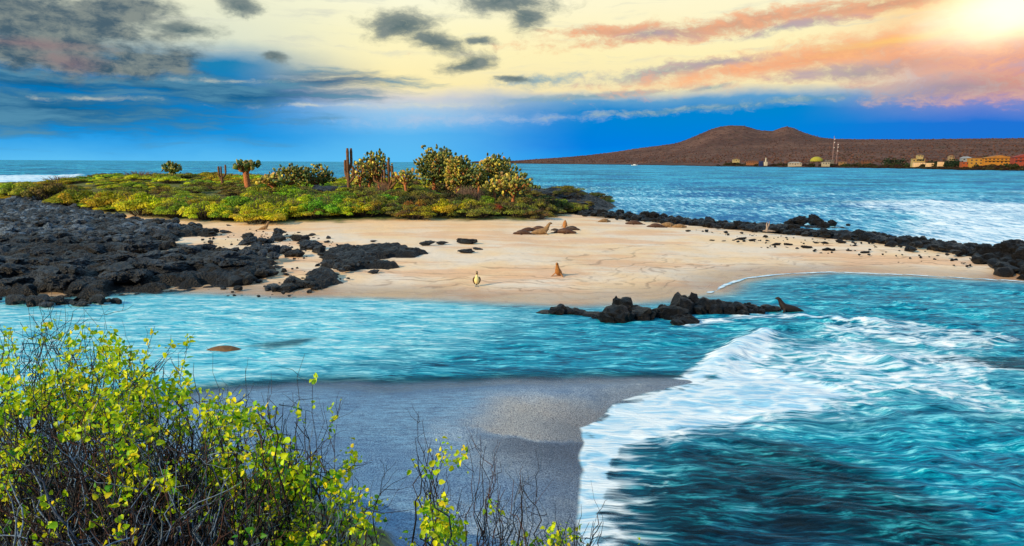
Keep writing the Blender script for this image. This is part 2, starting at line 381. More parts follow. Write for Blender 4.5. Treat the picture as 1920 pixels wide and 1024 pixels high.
# ---- ground
def build_ground():
    X, Y, f = sheet(1.6, 0.14, 1.2)
    H = height(X, Y); far = np.hypot(X, Y)
    s = sdf(X, Y, ISLAND) + (fbm(X * .35, Y * .35, 3, 5) - .5) * 0.8
    q = sdf(X, Y, SPIT); v = sdf(X, Y, VEG)
    H = np.where(far > 420, np.maximum(np.minimum(H, -3), -3), H)
    me = mesh_np('sand_ground', np.stack([X, Y, H], -1), [f])
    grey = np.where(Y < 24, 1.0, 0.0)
    soil = sst(v + (fbm(X * .5, Y * .5, 3, 2) - .5) * 3, 1.8, 4.0)
    bank = sst(H, 0.5, 0.9) * (Y < 20)
    wet = 1 - sst(H, 0.02, 0.22)
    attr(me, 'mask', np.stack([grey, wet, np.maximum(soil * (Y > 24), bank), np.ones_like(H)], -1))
    attr(me, 'shore', np.stack([s, q, np.zeros_like(s), np.ones_like(s)], -1))
    m, t = mat('sand')
    pos = t.n('NewGeometry', out=None).outputs['Position']
    mk = t.n('SeparateColor', {0: t.n('VertexColor', layer_name='mask')}, out=None)
    sh = t.n('SeparateColor', {0: t.n('VertexColor', layer_name='shore')}, out=None)
    grey_, wet_, soil_ = mk.outputs
    n1 = t.noise(pos, 0.22, 5, 0.6); n2 = t.noise(pos, 2.2, 6, 0.6); n3 = t.noise(pos, 26, 3, 0.7); n4 = t.noise(t.map(pos, (0.10, 0.32, 1)), 1, 5, .6)
    grain = t.noise(pos, 34, 3, 0.85)
    tan = t.mix(t.ss(n1, .35, .65), srgb(236, 204, 162), srgb(230, 214, 194))
    tan = t.mix(t.ss(n4, .48, .6, 0, .75), tan, srgb(224, 178, 138))
    tan = t.mix(t.ss(sh.outputs[0], 17, 30, 0, .55), tan, srgb(240, 192, 134))
    tan = t.mix(t.ss(n2, .55, .8, 0, .35), tan, srgb(150, 122, 100))
    # drift lines left by the tide, following the shore
    ln = None
    sw = t.math('ADD', sh.outputs[0], t.math('MULTIPLY', t.math('SUBTRACT', t.noise(pos, .16, 4, .55), .5), 9))
    for off, wd in ((1.6, .07), (3.0, .10), (3.7, .06), (5.4, .10), (8.3, .12), (10.2, .10)):
        d = t.math('ABSOLUTE', t.math('SUBTRACT', sw, off)); l = t.ss(d, wd * 2.2, wd * .2)
        ln = l if ln is None else t.math('MAXIMUM', ln, l)
    brk = t.math('MULTIPLY', t.ss(n4, .40, .54), t.ss(n3, .25, .55))
    tan = t.mix(t.math('MULTIPLY', t.math('MULTIPLY', ln, brk), .5), tan, srgb(120, 92, 76))
    band = t.ss(t.noise(t.n('CombineXYZ', {0: t.math('MULTIPLY', sw, 1.6), 1: 0.0, 2: 0.0}), 1.2, 4, .6), .5, .7, 0, .45)
    tan = t.mix(t.math('MULTIPLY', band, t.ss(sh.outputs[0], 9, 3)), tan, srgb(168, 132, 108))
    wettan = t.mix(1.0, tan, (.62, .58, .56, 1), 'MULTIPLY')
    tan = t.mix(wet_, tan, wettan)
    sf = t.ss(n3, .3, .7)
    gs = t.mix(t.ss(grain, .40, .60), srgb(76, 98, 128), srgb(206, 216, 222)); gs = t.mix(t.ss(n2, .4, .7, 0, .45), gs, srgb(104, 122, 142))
    pale = t.mix(t.ss(grain, .4, .58), srgb(100, 94, 96), srgb(205, 196, 184))
    lineq = t.math('ADD', sh.outputs[1], t.math('MULTIPLY', t.math('SUBTRACT', t.noise(pos, .8, 5, .6), .5), 1.4))
    xs = t.n('SeparateXYZ', {0: pos}, out=None)
    # dry pale crest of the spit, dark coarse band just in front of it
    wv = t.math('ADD', xs.outputs[1], t.math('MULTIPLY', t.math('SUBTRACT', t.noise(pos, .5, 5, .65), .5), 2.2))
    crest = t.math('MULTIPLY', t.ss(wv, 15.0, 15.3), t.math('MULTIPLY', t.ss(wv, 18.2, 16.9), t.ss(t.math('ADD', xs.outputs[0], t.math('MULTIPLY', wv, -.35)), -6.9, -5.6)))
    dk = t.math('MULTIPLY', t.ss(wv, 15.2, 14.9), t.math('MULTIPLY', t.ss(wv, 12.6, 14.6), t.ss(xs.outputs[0], -1.4, .3)))
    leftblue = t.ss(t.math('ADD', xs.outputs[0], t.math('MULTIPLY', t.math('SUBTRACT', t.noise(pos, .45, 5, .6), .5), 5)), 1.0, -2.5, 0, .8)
    gs = t.mix(leftblue, gs, t.mix(t.ss(t.math('ADD', t.math('MULTIPLY', grain, .5), t.math('MULTIPLY', t.noise(t.map(pos, (2.2, 9, 1), rot=(0, 0, R(22))), 1, 5, .7), .5)), .36, .64), srgb(24, 66, 112), srgb(122, 178, 214)))  # blue sky sheen of the wet gravel, painted into its colour
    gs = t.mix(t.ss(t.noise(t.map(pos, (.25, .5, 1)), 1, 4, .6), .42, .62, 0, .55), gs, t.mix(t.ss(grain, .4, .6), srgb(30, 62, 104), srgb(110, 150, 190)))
    gs = t.mix(t.math('MULTIPLY', crest, .85), gs, pale)
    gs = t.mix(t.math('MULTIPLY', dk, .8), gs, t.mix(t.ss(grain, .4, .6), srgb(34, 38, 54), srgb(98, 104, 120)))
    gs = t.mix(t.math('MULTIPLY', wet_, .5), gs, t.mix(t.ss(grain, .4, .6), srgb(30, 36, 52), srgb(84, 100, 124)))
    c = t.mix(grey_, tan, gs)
    c = t.mix(soil_, c, t.mix(t.ss(n2, .35, .65), srgb(52, 56, 28), srgb(118, 120, 48)))
    rg = t.n('Mix', {0: t.math('MAXIMUM', wet_, t.math('MULTIPLY', grey_, .55)), 2: .92, 3: .27}, out=0)
    hb = t.math('ADD', t.math('MULTIPLY', n2, 1.2), t.math('ADD', t.math('MULTIPLY', n3, .25), t.math('MULTIPLY', grain, .5)))
    finish(t, c, rg, hb, 0.55, 0.06, .35)
    me.materials.append(m)
    o = bpy.data.objects.new('sand_ground', me); COL.objects.link(o); tag(o, 'pale tan sand of the beach and grey wet gravel spit', None, None, 'structure')
build_ground()

# ---- water
FOAM_CORE = poly_world([(1060, 1060), (1066, 960), (1070, 900), (1078, 860), (1092, 830), (1072, 801), (1128, 775), (1150, 755), (1230, 731), (1290, 714), (1345, 684), (1400, 648), (1432, 630),
                        (1442, 640), (1450, 690), (1560, 716), (1620, 740), (1560, 770), (1440, 790), (1340, 806), (1250, 822), (1180, 840), (1165, 880), (1150, 930), (1140, 980), (1140, 1060)])
FOAM_WEB = poly_world([(1330, 690), (1432, 628), (1560, 610), (1700, 640), (1850, 650), (1990, 700), (1960, 790), (1850, 800), (1740, 760), (1600, 800), (1450, 820), (1300, 820)])
FOAM_RT = poly_world([(1500, 600), (1650, 600), (1800, 612), (1920, 640), (1860, 668), (1700, 650), (1560, 625)])
DEEP = poly_world([(1170, 1060), (1170, 900), (1240, 850), (1400, 830), (1550, 850), (1650, 900), (1760, 960), (1850, 1060)])
MILK = poly_world([(-300, 560), (300, 548), (700, 555), (900, 566), (940, 600), (800, 640), (560, 700), (380, 735), (-300, 800)])
SURF_L = poly_world([(-400, 333), (60, 327), (170, 329), (215, 334), (120, 345), (60, 352), (-400, 362)])
CREST = poly_world([(1290, 716), (1345, 684), (1400, 648), (1436, 628)])
LINE2 = poly_world([(1500, 592), (1560, 597), (1610, 606), (1650, 609)])
LINE3 = poly_world([(1290, 608), (1340, 604), (1400, 596), (1480, 590)])
DARKR = poly_world([(1750, 672), (1820, 668), (1900, 672), (1990, 690), (1960, 705), (1850, 690), (1760, 682)])
WAKE = poly_world([(460, 650), (520, 640), (590, 634), (560, 648), (500, 656)])
SHORE_FOAM = poly_world([(1330, 548), (1362, 533), (1400, 521), (1470, 513), (1560, 510), (1700, 515), (1800, 521), (1880, 525), (2000, 532)])
def build_sea():
    X, Y, f = sheet(1.25, 0.095, 7.0)
    D = np.hypot(X, Y)
    H = height(X, Y); depth = np.where(D > 420, 3.0, -H)
    near = np.exp(-D / 90)
    wx = X + (fbm(X * .25, Y * .25, 2, 71) - .5) * 3; wy = Y + (fbm(X * .25, Y * .25, 2, 72) - .5) * 2
    right = sst(X, 2, 12)
    calm = sst(depth, 0.0, 0.5)
    z = (ridged(wx * .35, wy * 1.0, 4, 101) - .55) * (.10 + .16 * right)
    z += (fbm(wx * 1.1, wy * 2.4, 3, 111) - .5) * (.07 + .05 * right)
    # swell rolling in on the right, running up and to the right
    ph = (Y * 1.0 + X * 0.28) * 1.15 + fbm(X * .18, Y * .18, 3, 121) * 7
    z += .06 * right * np.sin(ph)
    zf = (fbm(X * .06, Y * .10, 4, 131) - .5) * .9 * sst(D, 60, 160) + (ridged(X * .30, Y * .11, 3, 135) - .5) * .55 * sst(D, 50, 110)
    z = z * np.clip(near * 1.6, 0, 1) * calm + zf * sst(depth, .3, 2) * (D < 3000)
    cd_ = sdf(X, Y, CREST, False); z += .26 * np.exp(-(cd_ / .55) ** 2) * calm
    z += .12 * np.exp(-(sdf(X, Y, LINE2, False) / .4) ** 2)
    me = mesh_np('sea', np.stack([X, Y, z], -1), [f])
    sc = D / F                                     # metres per photo pixel across the view
    nzl = (fbm(X * .8, Y * .8, 4, 141) - .5)
    core = sst(sdf(X, Y, FOAM_CORE) / (D * .03) + nzl * np.clip((D - 12) * .22, .4, 2.4), -0.5, 1.25)
    web = sst(sdf(X, Y, FOAM_WEB) + nzl * 2, -1.5, 2.5)
    foam = np.maximum(core * (.90 + .28 * np.exp(-np.maximum(-sdf(X, Y, SPIT), 0) / 1.3)), web * .60)
    foam = np.maximum(foam, .56 * sst(sdf(X, Y, FOAM_CORE) / (D * .03), -2.6, .4))
    foam = np.maximum(foam, .55 * sst(sdf(X, Y, FOAM_RT) + nzl, -.8, .8))
    foam = np.maximum(foam, .85 * np.exp(-(cd_ / .6) ** 2))
    foam = np.maximum(foam, .80 * np.exp(-(sdf(X, Y, LINE2, False) / .35) ** 2))
    foam = np.maximum(foam, .62 * np.exp(-(sdf(X, Y, LINE3, False) / .8) ** 2))
    foam = np.maximum(foam, .9 * np.exp(-(sdf(X, Y, SHORE_FOAM, False) / .22) ** 2))
    q = sdf(X, Y, SPIT); foam = np.maximum(foam, .98 * np.exp(-np.maximum(-q, 0) / 1.5) * sst(X, .3, 1.2) * sst(-Y, -17.5, -15.5) * (q < .3))
    surf = sst(sdf(X, Y, SURF_L) + (fbm(X * .05, Y * .12, 3, 5) - .5) * 22, -5, 8) * (D > 100)
    foam = np.maximum(foam, .86 * surf)
    foam = np.maximum(foam, .18 + .0 * X)
    foam = np.maximum(foam, .44 * sst(D, 45, 60) * sst(-D, -420, -110) * (X > 0)); foam = np.maximum(foam, .66 * sst(D, 45, 55) * sst(-D, -360, -110) * sst(X / D + .35 * (fbm(X * .03, Y * .02, 3, 5) - .5), .36, .62))   # sky glitter and whitecaps beyond the ridge, painted in as foam
    milk = np.clip(sst(sdf(X, Y, MILK) + nzl * 3, -3, 2), 0, 1)
    milk = np.maximum(milk, .55 * sst(-sdf(X, Y, ISLAND), 3.5, 0) * (Y < 75))
    milk = milk * np.clip(.60 + 1.0 * fbm(X * .13 + Y * .05, Y * .45, 4, 91), .2, 1)
    milk = np.maximum(milk, .5 * web)
    deep = sst(sdf(X, Y, DEEP) + nzl * 2, -1.6, 1.0)
    deep = np.maximum(deep, sst(sdf(X, Y, DARKR) + nzl * .8, -.6, .3))
    deep = np.maximum(deep, .9 * sst(sdf(X, Y, WAKE) + nzl * .6, -.3, .2))
    deep = np.maximum(deep, .45 * sst(D, 70, 110) * sst(fbm(X * .02, Y * .05, 4, 61), .48, .7))
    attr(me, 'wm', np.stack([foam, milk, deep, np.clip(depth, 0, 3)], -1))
    attr(me, 'wd', np.stack([np.clip(depth, 0, 4) / 4, np.clip(D / 1000, 0, 4), right, np.ones_like(D)], -1))
    m, t = mat('sea_water')
    pos = t.n('NewGeometry', out=None).outputs['Position']
    wm = t.n('SeparateColor', {0: t.n('VertexColor', layer_name='wm')}, out=None)
    wd = t.n('SeparateColor', {0: t.n('VertexColor', layer_name='wd')}, out=None)
    fo, mi, de = wm.outputs
    wv = t.noise(pos, .5, 3, .5, out=1)
    wp = t.n('VectorMath', {0: pos, 1: t.n('VectorMath', {0: t.n('VectorMath', {0: wv, 1: (.5, .5, .5)}, operation='SUBTRACT'), 1: (1.9, .9, 0)}, operation='MULTIPLY')}, operation='ADD')
    st = t.noise(t.map(wp, (.55, 2.5, 1), rot=(0, 0, R(9))), 1.0, 7, .64)          # streaks drawn out by the current
    st2 = t.noise(t.map(wp, (1.9, 10.0, 1), rot=(0, 0, R(7))), 1.0, 6, .66)
    ve = t.n('TexVoronoi', {'Vector': t.map(wp, (1.0, 2.2, 1)), 'Scale': 1.1}, out=0, feature='DISTANCE_TO_EDGE')
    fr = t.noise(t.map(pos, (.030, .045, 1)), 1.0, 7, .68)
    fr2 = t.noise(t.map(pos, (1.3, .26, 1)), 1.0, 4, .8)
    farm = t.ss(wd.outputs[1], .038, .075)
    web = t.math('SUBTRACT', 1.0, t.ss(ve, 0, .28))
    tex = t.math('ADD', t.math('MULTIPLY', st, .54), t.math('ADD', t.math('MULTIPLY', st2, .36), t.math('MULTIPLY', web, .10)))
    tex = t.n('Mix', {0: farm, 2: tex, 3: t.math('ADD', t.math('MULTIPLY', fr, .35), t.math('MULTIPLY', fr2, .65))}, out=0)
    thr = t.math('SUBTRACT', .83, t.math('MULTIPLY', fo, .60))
    foam_glint_m = t.n('MapRange', {'Value': t.math('SUBTRACT', tex, thr), 1: -.10, 2: .13, 3: 0, 4: 1}, interpolation_type='SMOOTHSTEP')
    # body colour by depth and sediment, wave highlights painted into the pale stops
    lf = t.math('ADD', t.math('MULTIPLY', st, .5), t.math('MULTIPLY', st2, .5)); base = t.ramp(lf, [(.38, srgb(0, 34, 60)), (.46, srgb(0, 106, 140)), (.53, srgb(10, 164, 190)), (.59, srgb(130, 226, 238))])
    pn = t.noise(t.map(wp, (.16, .55, 1), rot=(0, 0, R(12))), 1.0, 6, .66); base = t.mix(t.ss(pn, .47, .60, 0, .5), base, t.ramp(lf, [(.40, srgb(0, 20, 44)), (.52, srgb(0, 84, 122)), (.60, srgb(20, 160, 190))]))
    far_c = t.mix(t.ss(t.math('ADD', t.math('MULTIPLY', fr, .45), t.math('MULTIPLY', fr2, .55)), .42, .60), srgb(0, 96, 156), srgb(70, 200, 228))  # glints on far ripples painted as the paler tone
    base = t.mix(farm, base, far_c)
    milk_c = t.ramp(lf, [(.38, srgb(10, 122, 160)), (.45, srgb(66, 182, 208)), (.52, srgb(136, 216, 230)), (.59, srgb(226, 248, 246))])
    base = t.mix(mi, base, milk_c)
    deep_c = t.ramp(lf, [(.43, srgb(0, 6, 14)), (.50, srgb(0, 40, 56)), (.55, srgb(0, 96, 110)), (.62, srgb(50, 160, 172))])
    base = t.mix(t.math('MULTIPLY', de, .95), base, deep_c)
    bh = t.math('ADD', t.math('MULTIPLY', st, .7), t.math('ADD', t.math('MULTIPLY', st2, .22), t.math('MULTIPLY', t.noise(pos, 9, 3, .6), .05)))
    bh = t.math('ADD', bh, t.math('MULTIPLY', t.math('ADD', t.math('MULTIPLY', fr, 6), t.math('MULTIPLY', fr2, 1.6)), farm))
    nrm = t.n('Bump', {'Height': bh, 'Strength': .75, 'Distance': .22})
    fre = t.n('Fresnel', {'IOR': 1.33}); wat = t.n('MixShader', {0: t.math('MINIMUM', t.math('MULTIPLY', fre, .8), .22), 1: t.n('BsdfDiffuse', {'Color': base, 'Normal': nrm}), 2: t.n('BsdfGlossy', {'Color': (.55, .88, 1, 1), 'Roughness': .13, 'Normal': nrm})})
    fdif = t.n('BsdfDiffuse', {'Color': base, 'Normal': nrm}); fgl = t.n('BsdfGlossy', {'Color': (.8, .95, 1, 1), 'Roughness': .32, 'Normal': nrm})
    wat = t.n('MixShader', {0: farm, 1: wat, 2: t.n('MixShader', {0: .10, 1: fdif, 2: fgl})})
    fb = t.n('Bump', {'Height': t.math('ADD', tex, t.math('MULTIPLY', st2, .4)), 'Strength': .8, 'Distance': .10})
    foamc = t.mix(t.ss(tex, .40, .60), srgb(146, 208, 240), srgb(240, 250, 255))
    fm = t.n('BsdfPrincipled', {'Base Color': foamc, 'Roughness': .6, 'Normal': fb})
    sh = t.n('MixShader', {0: foam_glint_m, 1: wat, 2: fm})
    al = t.math('MAXIMUM', t.ss(wd.outputs[0], .0, .055), t.math('MULTIPLY', foam_glint_m, t.ss(wd.outputs[0], 0, .004)))
    tr = t.n('BsdfTransparent')
    t.n('OutputMaterial', {0: t.n('MixShader', {0: al, 1: tr, 2: sh})}, out=None)
    me.materials.append(m)
    o = bpy.data.objects.new('sea', me); COL.objects.link(o); tag(o, 'turquoise sea and tidal channel with white foam', None, None, 'structure')
build_sea()
#REST
# ------------------------------------------------------------------ lava shelves (solid rock under the boulders)
LAVA_A = [(-300, 374), (0, 374), (60, 378), (130, 398), (210, 412), (290, 424), (345, 430), (410, 432), (405, 446), (330, 450), (345, 462), (262, 478), (300, 498), (345, 494), (362, 478), (420, 472), (490, 480), (530, 492), (520, 505),
          (480, 512), (440, 521), (380, 519), (300, 532), (230, 545), (160, 552), (70, 553), (0, 541), (-300, 545)]
def world_poly(pts, z): return np.array([P(a, b, z)[:2] for a, b in pts])
def lava_sheet(name, polys, x0, x1, y0, y1, step, hfun, label, cat, material, seed=0, group=None):
    X, Y = np.meshgrid(np.arange(x0, x1, step), np.arange(y0, y1, step)); m, n = X.shape
    s = np.max([sdf(X, Y, p) for p in polys], axis=0) + (fbm(X * .9, Y * .9, 4, seed + 3) - .5) * 1.5
    H = np.maximum(height(X, Y), -.25); Z = H + hfun(X, Y, s)
    k = s > -0.5
    v = np.stack([X, Y, Z], -1).reshape(-1, 3); kk = k.ravel()
    i = np.arange(m - 1)[:, None]; j = np.arange(n - 1)[None, :]
    f = np.stack([i * n + j, i * n + j + 1, (i + 1) * n + j + 1, (i + 1) * n + j], -1).reshape(-1, 4)
    f = f[kk[f].any(axis=1)]
    used = np.unique(f); rm = -np.ones(len(v), int); rm[used] = np.arange(len(used))
    me = mesh_np(name, v[used], [rm[f]], False); me.materials.append(material)
    o = bpy.data.objects.new(name, me); COL.objects.link(o); return tag(o, label, cat, group)
def h_left(X, Y, s):
    slab = np.floor(ridged(X * .16, Y * .42, 3, 41) * 5) / 5
    r = ridged(X * .8, Y * 1.1, 4, 43)
    r2 = ridged(X * 2.6, Y * 2.6, 3, 45); lump = np.floor(fbm(X * 1.3, Y * 1.7, 3, 46) * 9) / 9
    return np.where(s > 0, (sst(s, 0, .8)) * (-.12 + .38 * slab * sst(60 - Y, 0, 14) + .18 * r + .22 * r2 + .34 * lump - .5 * sst(fbm(X * .33, Y * .5, 3, 58), .52, .60) * sst(X, -34, -22)) , -.25)
lava_sheet('lava_shelf', [world_poly(LAVA_A, .6)], -75, -10, 31, 84, .14, h_left, 'black jagged lava shelf under the boulders at the left of the beach', 'lava rock', M_LAVA, 1)
def h_slab(X, Y, s): return np.where(s > 0, sst(s, 0, .5) * (.06 + .20 * ridged(X * 1.2, Y * 1.6, 4, 47) + .16 * ridged(X * 3.2, Y * 3.2, 3, 48) + .2 * np.floor(fbm(X * 1.5, Y * 2, 2, 49) * 6) / 6), -.3)
for nm, pts, lab in (('lava_slab', [(602, 478), (640, 474), (700, 472), (730, 468), (794, 480), (770, 487), (730, 486), (702, 492), (738, 501), (720, 506), (680, 502), (640, 510), (604, 498)], 'long low black lava slab tapering to the right across the pale sand'),
                     ('lava_slab', [(576, 512), (600, 505), (634, 511), (640, 524), (600, 531), (578, 527)], 'short rounded black lava slab in front of the long tapering slab')):
    w = world_poly(pts, .35); lava_sheet(nm, [w], w[:, 0].min() - 1, w[:, 0].max() + 1, w[:, 1].min() - 1.5, w[:, 1].max() + 1.5, .10, h_slab, lab, 'lava slab', M_LAVA, 5)
SLW = world_poly([(602, 480), (640, 476), (700, 474), (730, 470), (790, 481), (730, 485), (702, 491), (738, 501), (680, 500), (640, 508), (604, 497)], .45)
RIDGE = np.array([P(a, b, .4)[:2] for a, b in [(1075, 398), (1110, 402), (1160, 408), (1200, 413), (1260, 417), (1330, 423), (1400, 430), (1470, 437), (1540, 443), (1600, 447), (1680, 455), (1760, 464), (1840, 478), (1890, 490), (1960, 505), (2060, 518)]])
SPUR = np.array([P(a, b, .2)[:2] for a, b in [(1400, 426), (1450, 425), (1500, 422), (1540, 424), (1575, 424)]])
def ridge_sheet():
    x0, x1, y0, y1, st = 5, 62, 36, 118, .22
    X, Y = np.meshgrid(np.arange(x0, x1, st), np.arange(y0, y1, st)); m, n = X.shape
    d = sdf(X, Y, RIDGE, False); d2 = sdf(X, Y, SPUR, False)
    wid = .5 + 2.2 * fbm(X * .25, Y * .25, 3, 51)
    s = np.maximum(wid - d, 1.4 - d2) + (fbm(X * .9, Y * .9, 4, 53) - .5) * 1.3
    lm = 10.5 - np.hypot((X - 9.8) / .75, (Y - 106) / 1.3)
    s = np.maximum(s, lm * .3)
    Z = np.maximum(height(X, Y), -.3) + np.where(s > 0, sst(s, 0, 1.3) * (-.1 + .32 * ridged(X * .55, Y * .55, 4, 55) + .30 * ridged(X * 2.0, Y * 2.0, 3, 56) + .4 * np.floor(fbm(X * .9, Y * .9, 3, 57) * 7) / 7), -.3)
    kk = (s > -.6).ravel(); v = np.stack([X, Y, Z], -1).reshape(-1, 3)
    i = np.arange(m - 1)[:, None]; j = np.arange(n - 1)[None, :]
    f = np.stack([i * n + j, i * n + j + 1, (i + 1) * n + j + 1, (i + 1) * n + j], -1).reshape(-1, 4); f = f[kk[f].any(axis=1)]
    used = np.unique(f); rm = -np.ones(len(v), int); rm[used] = np.arange(len(used))
    me = mesh_np('lava_ridge', v[used], [rm[f]], False); me.materials.append(M_LAVA_B)
    o = bpy.data.objects.new('lava_ridge', me); COL.objects.link(o); tag(o, 'low black lava ridge running along the seaward edge of the sand', 'lava ridge')
ridge_sheet()

# ------------------------------------------------------------------ boulders
def rock_shape(seed, sub=3, cuts=9, rough=.22):
    r = np.random.default_rng(seed); v, f = ico(sub); v = v.copy()
    for k in range(cuts):
        nrm = r.normal(size=3); nrm /= np.linalg.norm(nrm); d = r.uniform(.45, .8)
        e = v @ nrm - d; v = v - np.outer(np.maximum(e, 0) * .9, nrm)
    off = r.uniform(-50, 50, 3)
    nn = np.array([mnoise.noise(Vector(p * 2.2 + off)) * .7 + mnoise.noise(Vector(p * 5 + off)) * .35 for p in v])
    v = v * (1 + rough * nn)[:, None]
    if sub >= 3: v = v * (1 + rough * .55 * np.array([mnoise.noise(Vector(p * 9 + off)) + .5 * abs(mnoise.noise(Vector(p * 17 + off))) for p in v]))[:, None]
    return v / np.abs(v).max(), f
def mk(name, v, f, m, smooth=False):
    me = mesh_np(name, v, [f], smooth); me.materials.append(m); return me
ROCKV = [rock_shape(k, 4, 11, .34) for k in range(10)]
ROCKM = {k: [mk('lava_boulder', v, f, m) for v, f in ROCKV] for k, m in (('d', M_LAVA), ('g', M_LAVA_G), ('b', M_LAVA_B), ('l', M_LIME))}
def boulder(x, y, z, s, kind, label, group, flat=.65, sink=.25, cat='boulder', name='lava_boulder', el=None):
    me = random.choice(ROCKM[kind]); o = bpy.data.objects.new(name, me); COL.objects.link(o)
    e = el or random.uniform(.8, 1.3)
    o.scale = (s * e, s / e, s * flat); o.rotation_euler = (random.uniform(-.2, .2), random.uniform(-.2, .2), random.uniform(0, 6.28))
    if el: o.rotation_euler[2] = random.uniform(-.25, .25)
    o.location = (x, y, z + s * flat * (1 - 2 * sink) ); return tag(o, label, cat, group)
def scatter_poly(poly, n, r=rng):
    lo = poly.min(0); hi = poly.max(0); out = []
    while sum(len(a) for a in out) < n:
        p = r.uniform(lo, hi, (n * 3, 2)); out.append(p[sdf(p[:, 0], p[:, 1], poly) > 0])
    return np.concatenate(out)[:n]
def inpx(pts, n):   # uniform over the picture: nearer ground gets more
    pg = np.array(pts, float); out = []
    lo = pg.min(0); hi = pg.max(0)
    while len(out) < n:
        p = rng.uniform(lo, hi)
        if sdf(np.array([p[0]]), np.array([p[1]]), pg)[0] > 0: out.append(p)
    return out
LA_VIS = [(max(a, -15), b) for a, b in LAVA_A]
for a, b in inpx(LA_VIS, 118):
    p, t = place(a, b); g = b < 455 and a < 330
    s = random.uniform(.38, .75) * (1.1 if b > 480 else 1)
    boulder(p[0], p[1], p[2] + .26, s, 'g' if (g and random.random() < .55) else 'd', 'rough lava boulder in the crowded rock field at the left of the beach', 'boulders of the left rock field')
for a, b in inpx([(-10, 480), (250, 478), (420, 480), (500, 500), (300, 530), (70, 548), (-10, 540)], 26):
    p, t = place(a, b); boulder(p[0], p[1], p[2] + .15, random.uniform(.8, 1.25), 'd', 'large dark lava block in the lower part of the left rock field', 'large blocks of the left rock field', .55)
for a, b in inpx([(440, 470), (455, 450), (520, 443), (560, 448), (612, 462), (600, 480), (575, 494), (545, 494), (520, 480), (470, 482)], 34):
    p, t = place(a, b); boulder(p[0], p[1], p[2], random.uniform(.35, .75), 'd', 'black angular lava boulder in the loose cluster right of the rock field', 'boulder cluster on the sand')
ISO = [(484, 531, .42, 'round black lava boulder alone just above the channel waterline'), (461, 525, .5, None), (412, 528, .62, 'squat black lava lump on sand left of the round boulder'), (536, 517, .4, None), (702, 514, .55, None),
       (828, 459, .62, None), (800, 461, .8, None), (874, 458, 1.0, 'widest flat black rock lying on the middle of the beach'), (896, 469, .42, None), (872, 475, .75, None), (582, 443, .5, None), (545, 447, .45, None), (564, 452, .35, None),
       (612, 456, .4, None), (700, 454, .35, None), (595, 500, .35, None), (424, 437, .6, None), (560, 437, .22, None), (428, 424, .3, None), (532, 437, .35, None), (640, 461, .2, None),
       (1334, 452, .3, None), (1356, 453, .22, None), (1389, 450, .5, None), (1410, 453, .45, None), (1455, 460, .5, None), (1477, 460, .4, None), (1511, 466, .5, None), (1549, 471, .6, 'largest of the loose black rocks on the right sand flat'), (1575, 457, .6, None), (1602, 462, .3, None), (1591, 472, .25, None),
       (1621, 476, .4, None), (1530, 457, .35, None), (1545, 458, .45, None), (1830, 495, .8, 'elongated black rock on pale sand right of the ridge bend'), (1885, 505, .6, None), (1908, 513, .5, None), (1916, 517, .6, None), (1290, 435, .35, None)]
for a, b, s, lab in ISO:
    p, t = place(a, b); boulder(p[0], p[1], p[2], s * .62, 'd' if a < 1000 else 'b', lab or 'small black lava rock lying loose on the pale sand', None if lab else 'loose rocks on the beach', .5, .25, el=1.5 if b < 480 else None)
# boulders along the seaward ridge
cum = np.concatenate([[0], np.cumsum(np.linalg.norm(np.diff(RIDGE, axis=0), axis=1))])
for k in range(72):
    u = (k + random.random()) / 72 * cum[-1]; q = np.array([np.interp(u, cum, RIDGE[:, 0]), np.interp(u, cum, RIDGE[:, 1])]) + rng.normal(0, 1.1, 2)
    boulder(q[0], q[1], max(hz(*q), -.1) + .2, random.uniform(.3, .72), 'b', 'wet black boulder on the lava ridge at the seaward edge', 'boulders on the seaward ridge', .8)
for a, b, s in ((1500, 424, 1.2), (1530, 422, 1.3), (1560, 424, .8), (1478, 424, 1.0), (1545, 427, 1.0), (1590, 424, .35)):
    p = P(a, b, 0); boulder(p[0], p[1], -.1, s * .9, 'b', 'black sea-washed boulder on the spur sticking out into the bay', 'boulders of the spur', .8)
for a, b, s in ((1880, 484, 1.2), (1905, 488, 1.3), (1860, 486, .8), (1925, 498, 1.3)):
    p, t = place(a, b); boulder(p[0], p[1], p[2], s, 'b', 'big black boulder heaped where the ridge meets the right edge', 'boulders at the right end of the ridge', .8)
# small rubble nobody could count
def rubble(name, polys, n, smin, smax, material, label, zoff=.12, seed=1, line=None):
    r = np.random.default_rng(seed); mb = MB(); var = [rock_shape(100 + k, 2, 7, .2) for k in range(6)]
    if line is None: p = scatter_poly(polys, n, r)
    else:
        u = r.uniform(0, cum[-1], n); p = np.stack([np.interp(u, cum, line[:, 0]), np.interp(u, cum, line[:, 1])], -1) + r.normal(0, 1.5, (n, 2))
    if name == 'black_rubble': p = p[~((fbm(p[:, 0] * .33, p[:, 1] * .5, 3, 58) > .53) & (p[:, 0] > -38))]; n = len(p)
    h = np.maximum(height(p[:, 0], p[:, 1]), -.15)
    for i in range(n):
        v, f = var[i % 6]; s = r.uniform(smin, smax) * (1 if r.random() < .8 else 1.5); a = r.uniform(0, 6.28); ca, sa = math.cos(a), math.sin(a)
        sc = np.array([s * r.uniform(.8, 1.4), s * r.uniform(.7, 1.1), s * r.uniform(.5, .9)])
        w = (v * sc) @ np.array([[ca, sa, 0], [-sa, ca, 0], [0, 0, 1]]); w[:, 2] += h[i] + zoff + r.uniform(-.05, .2); w[:, 0] += p[i, 0]; w[:, 1] += p[i, 1]
        mb.add(w, f)
    o = mb.build(name, material, smooth=False); tag(o, label, 'rubble', None, 'stuff')
LA_W = world_poly(LA_VIS, .6)
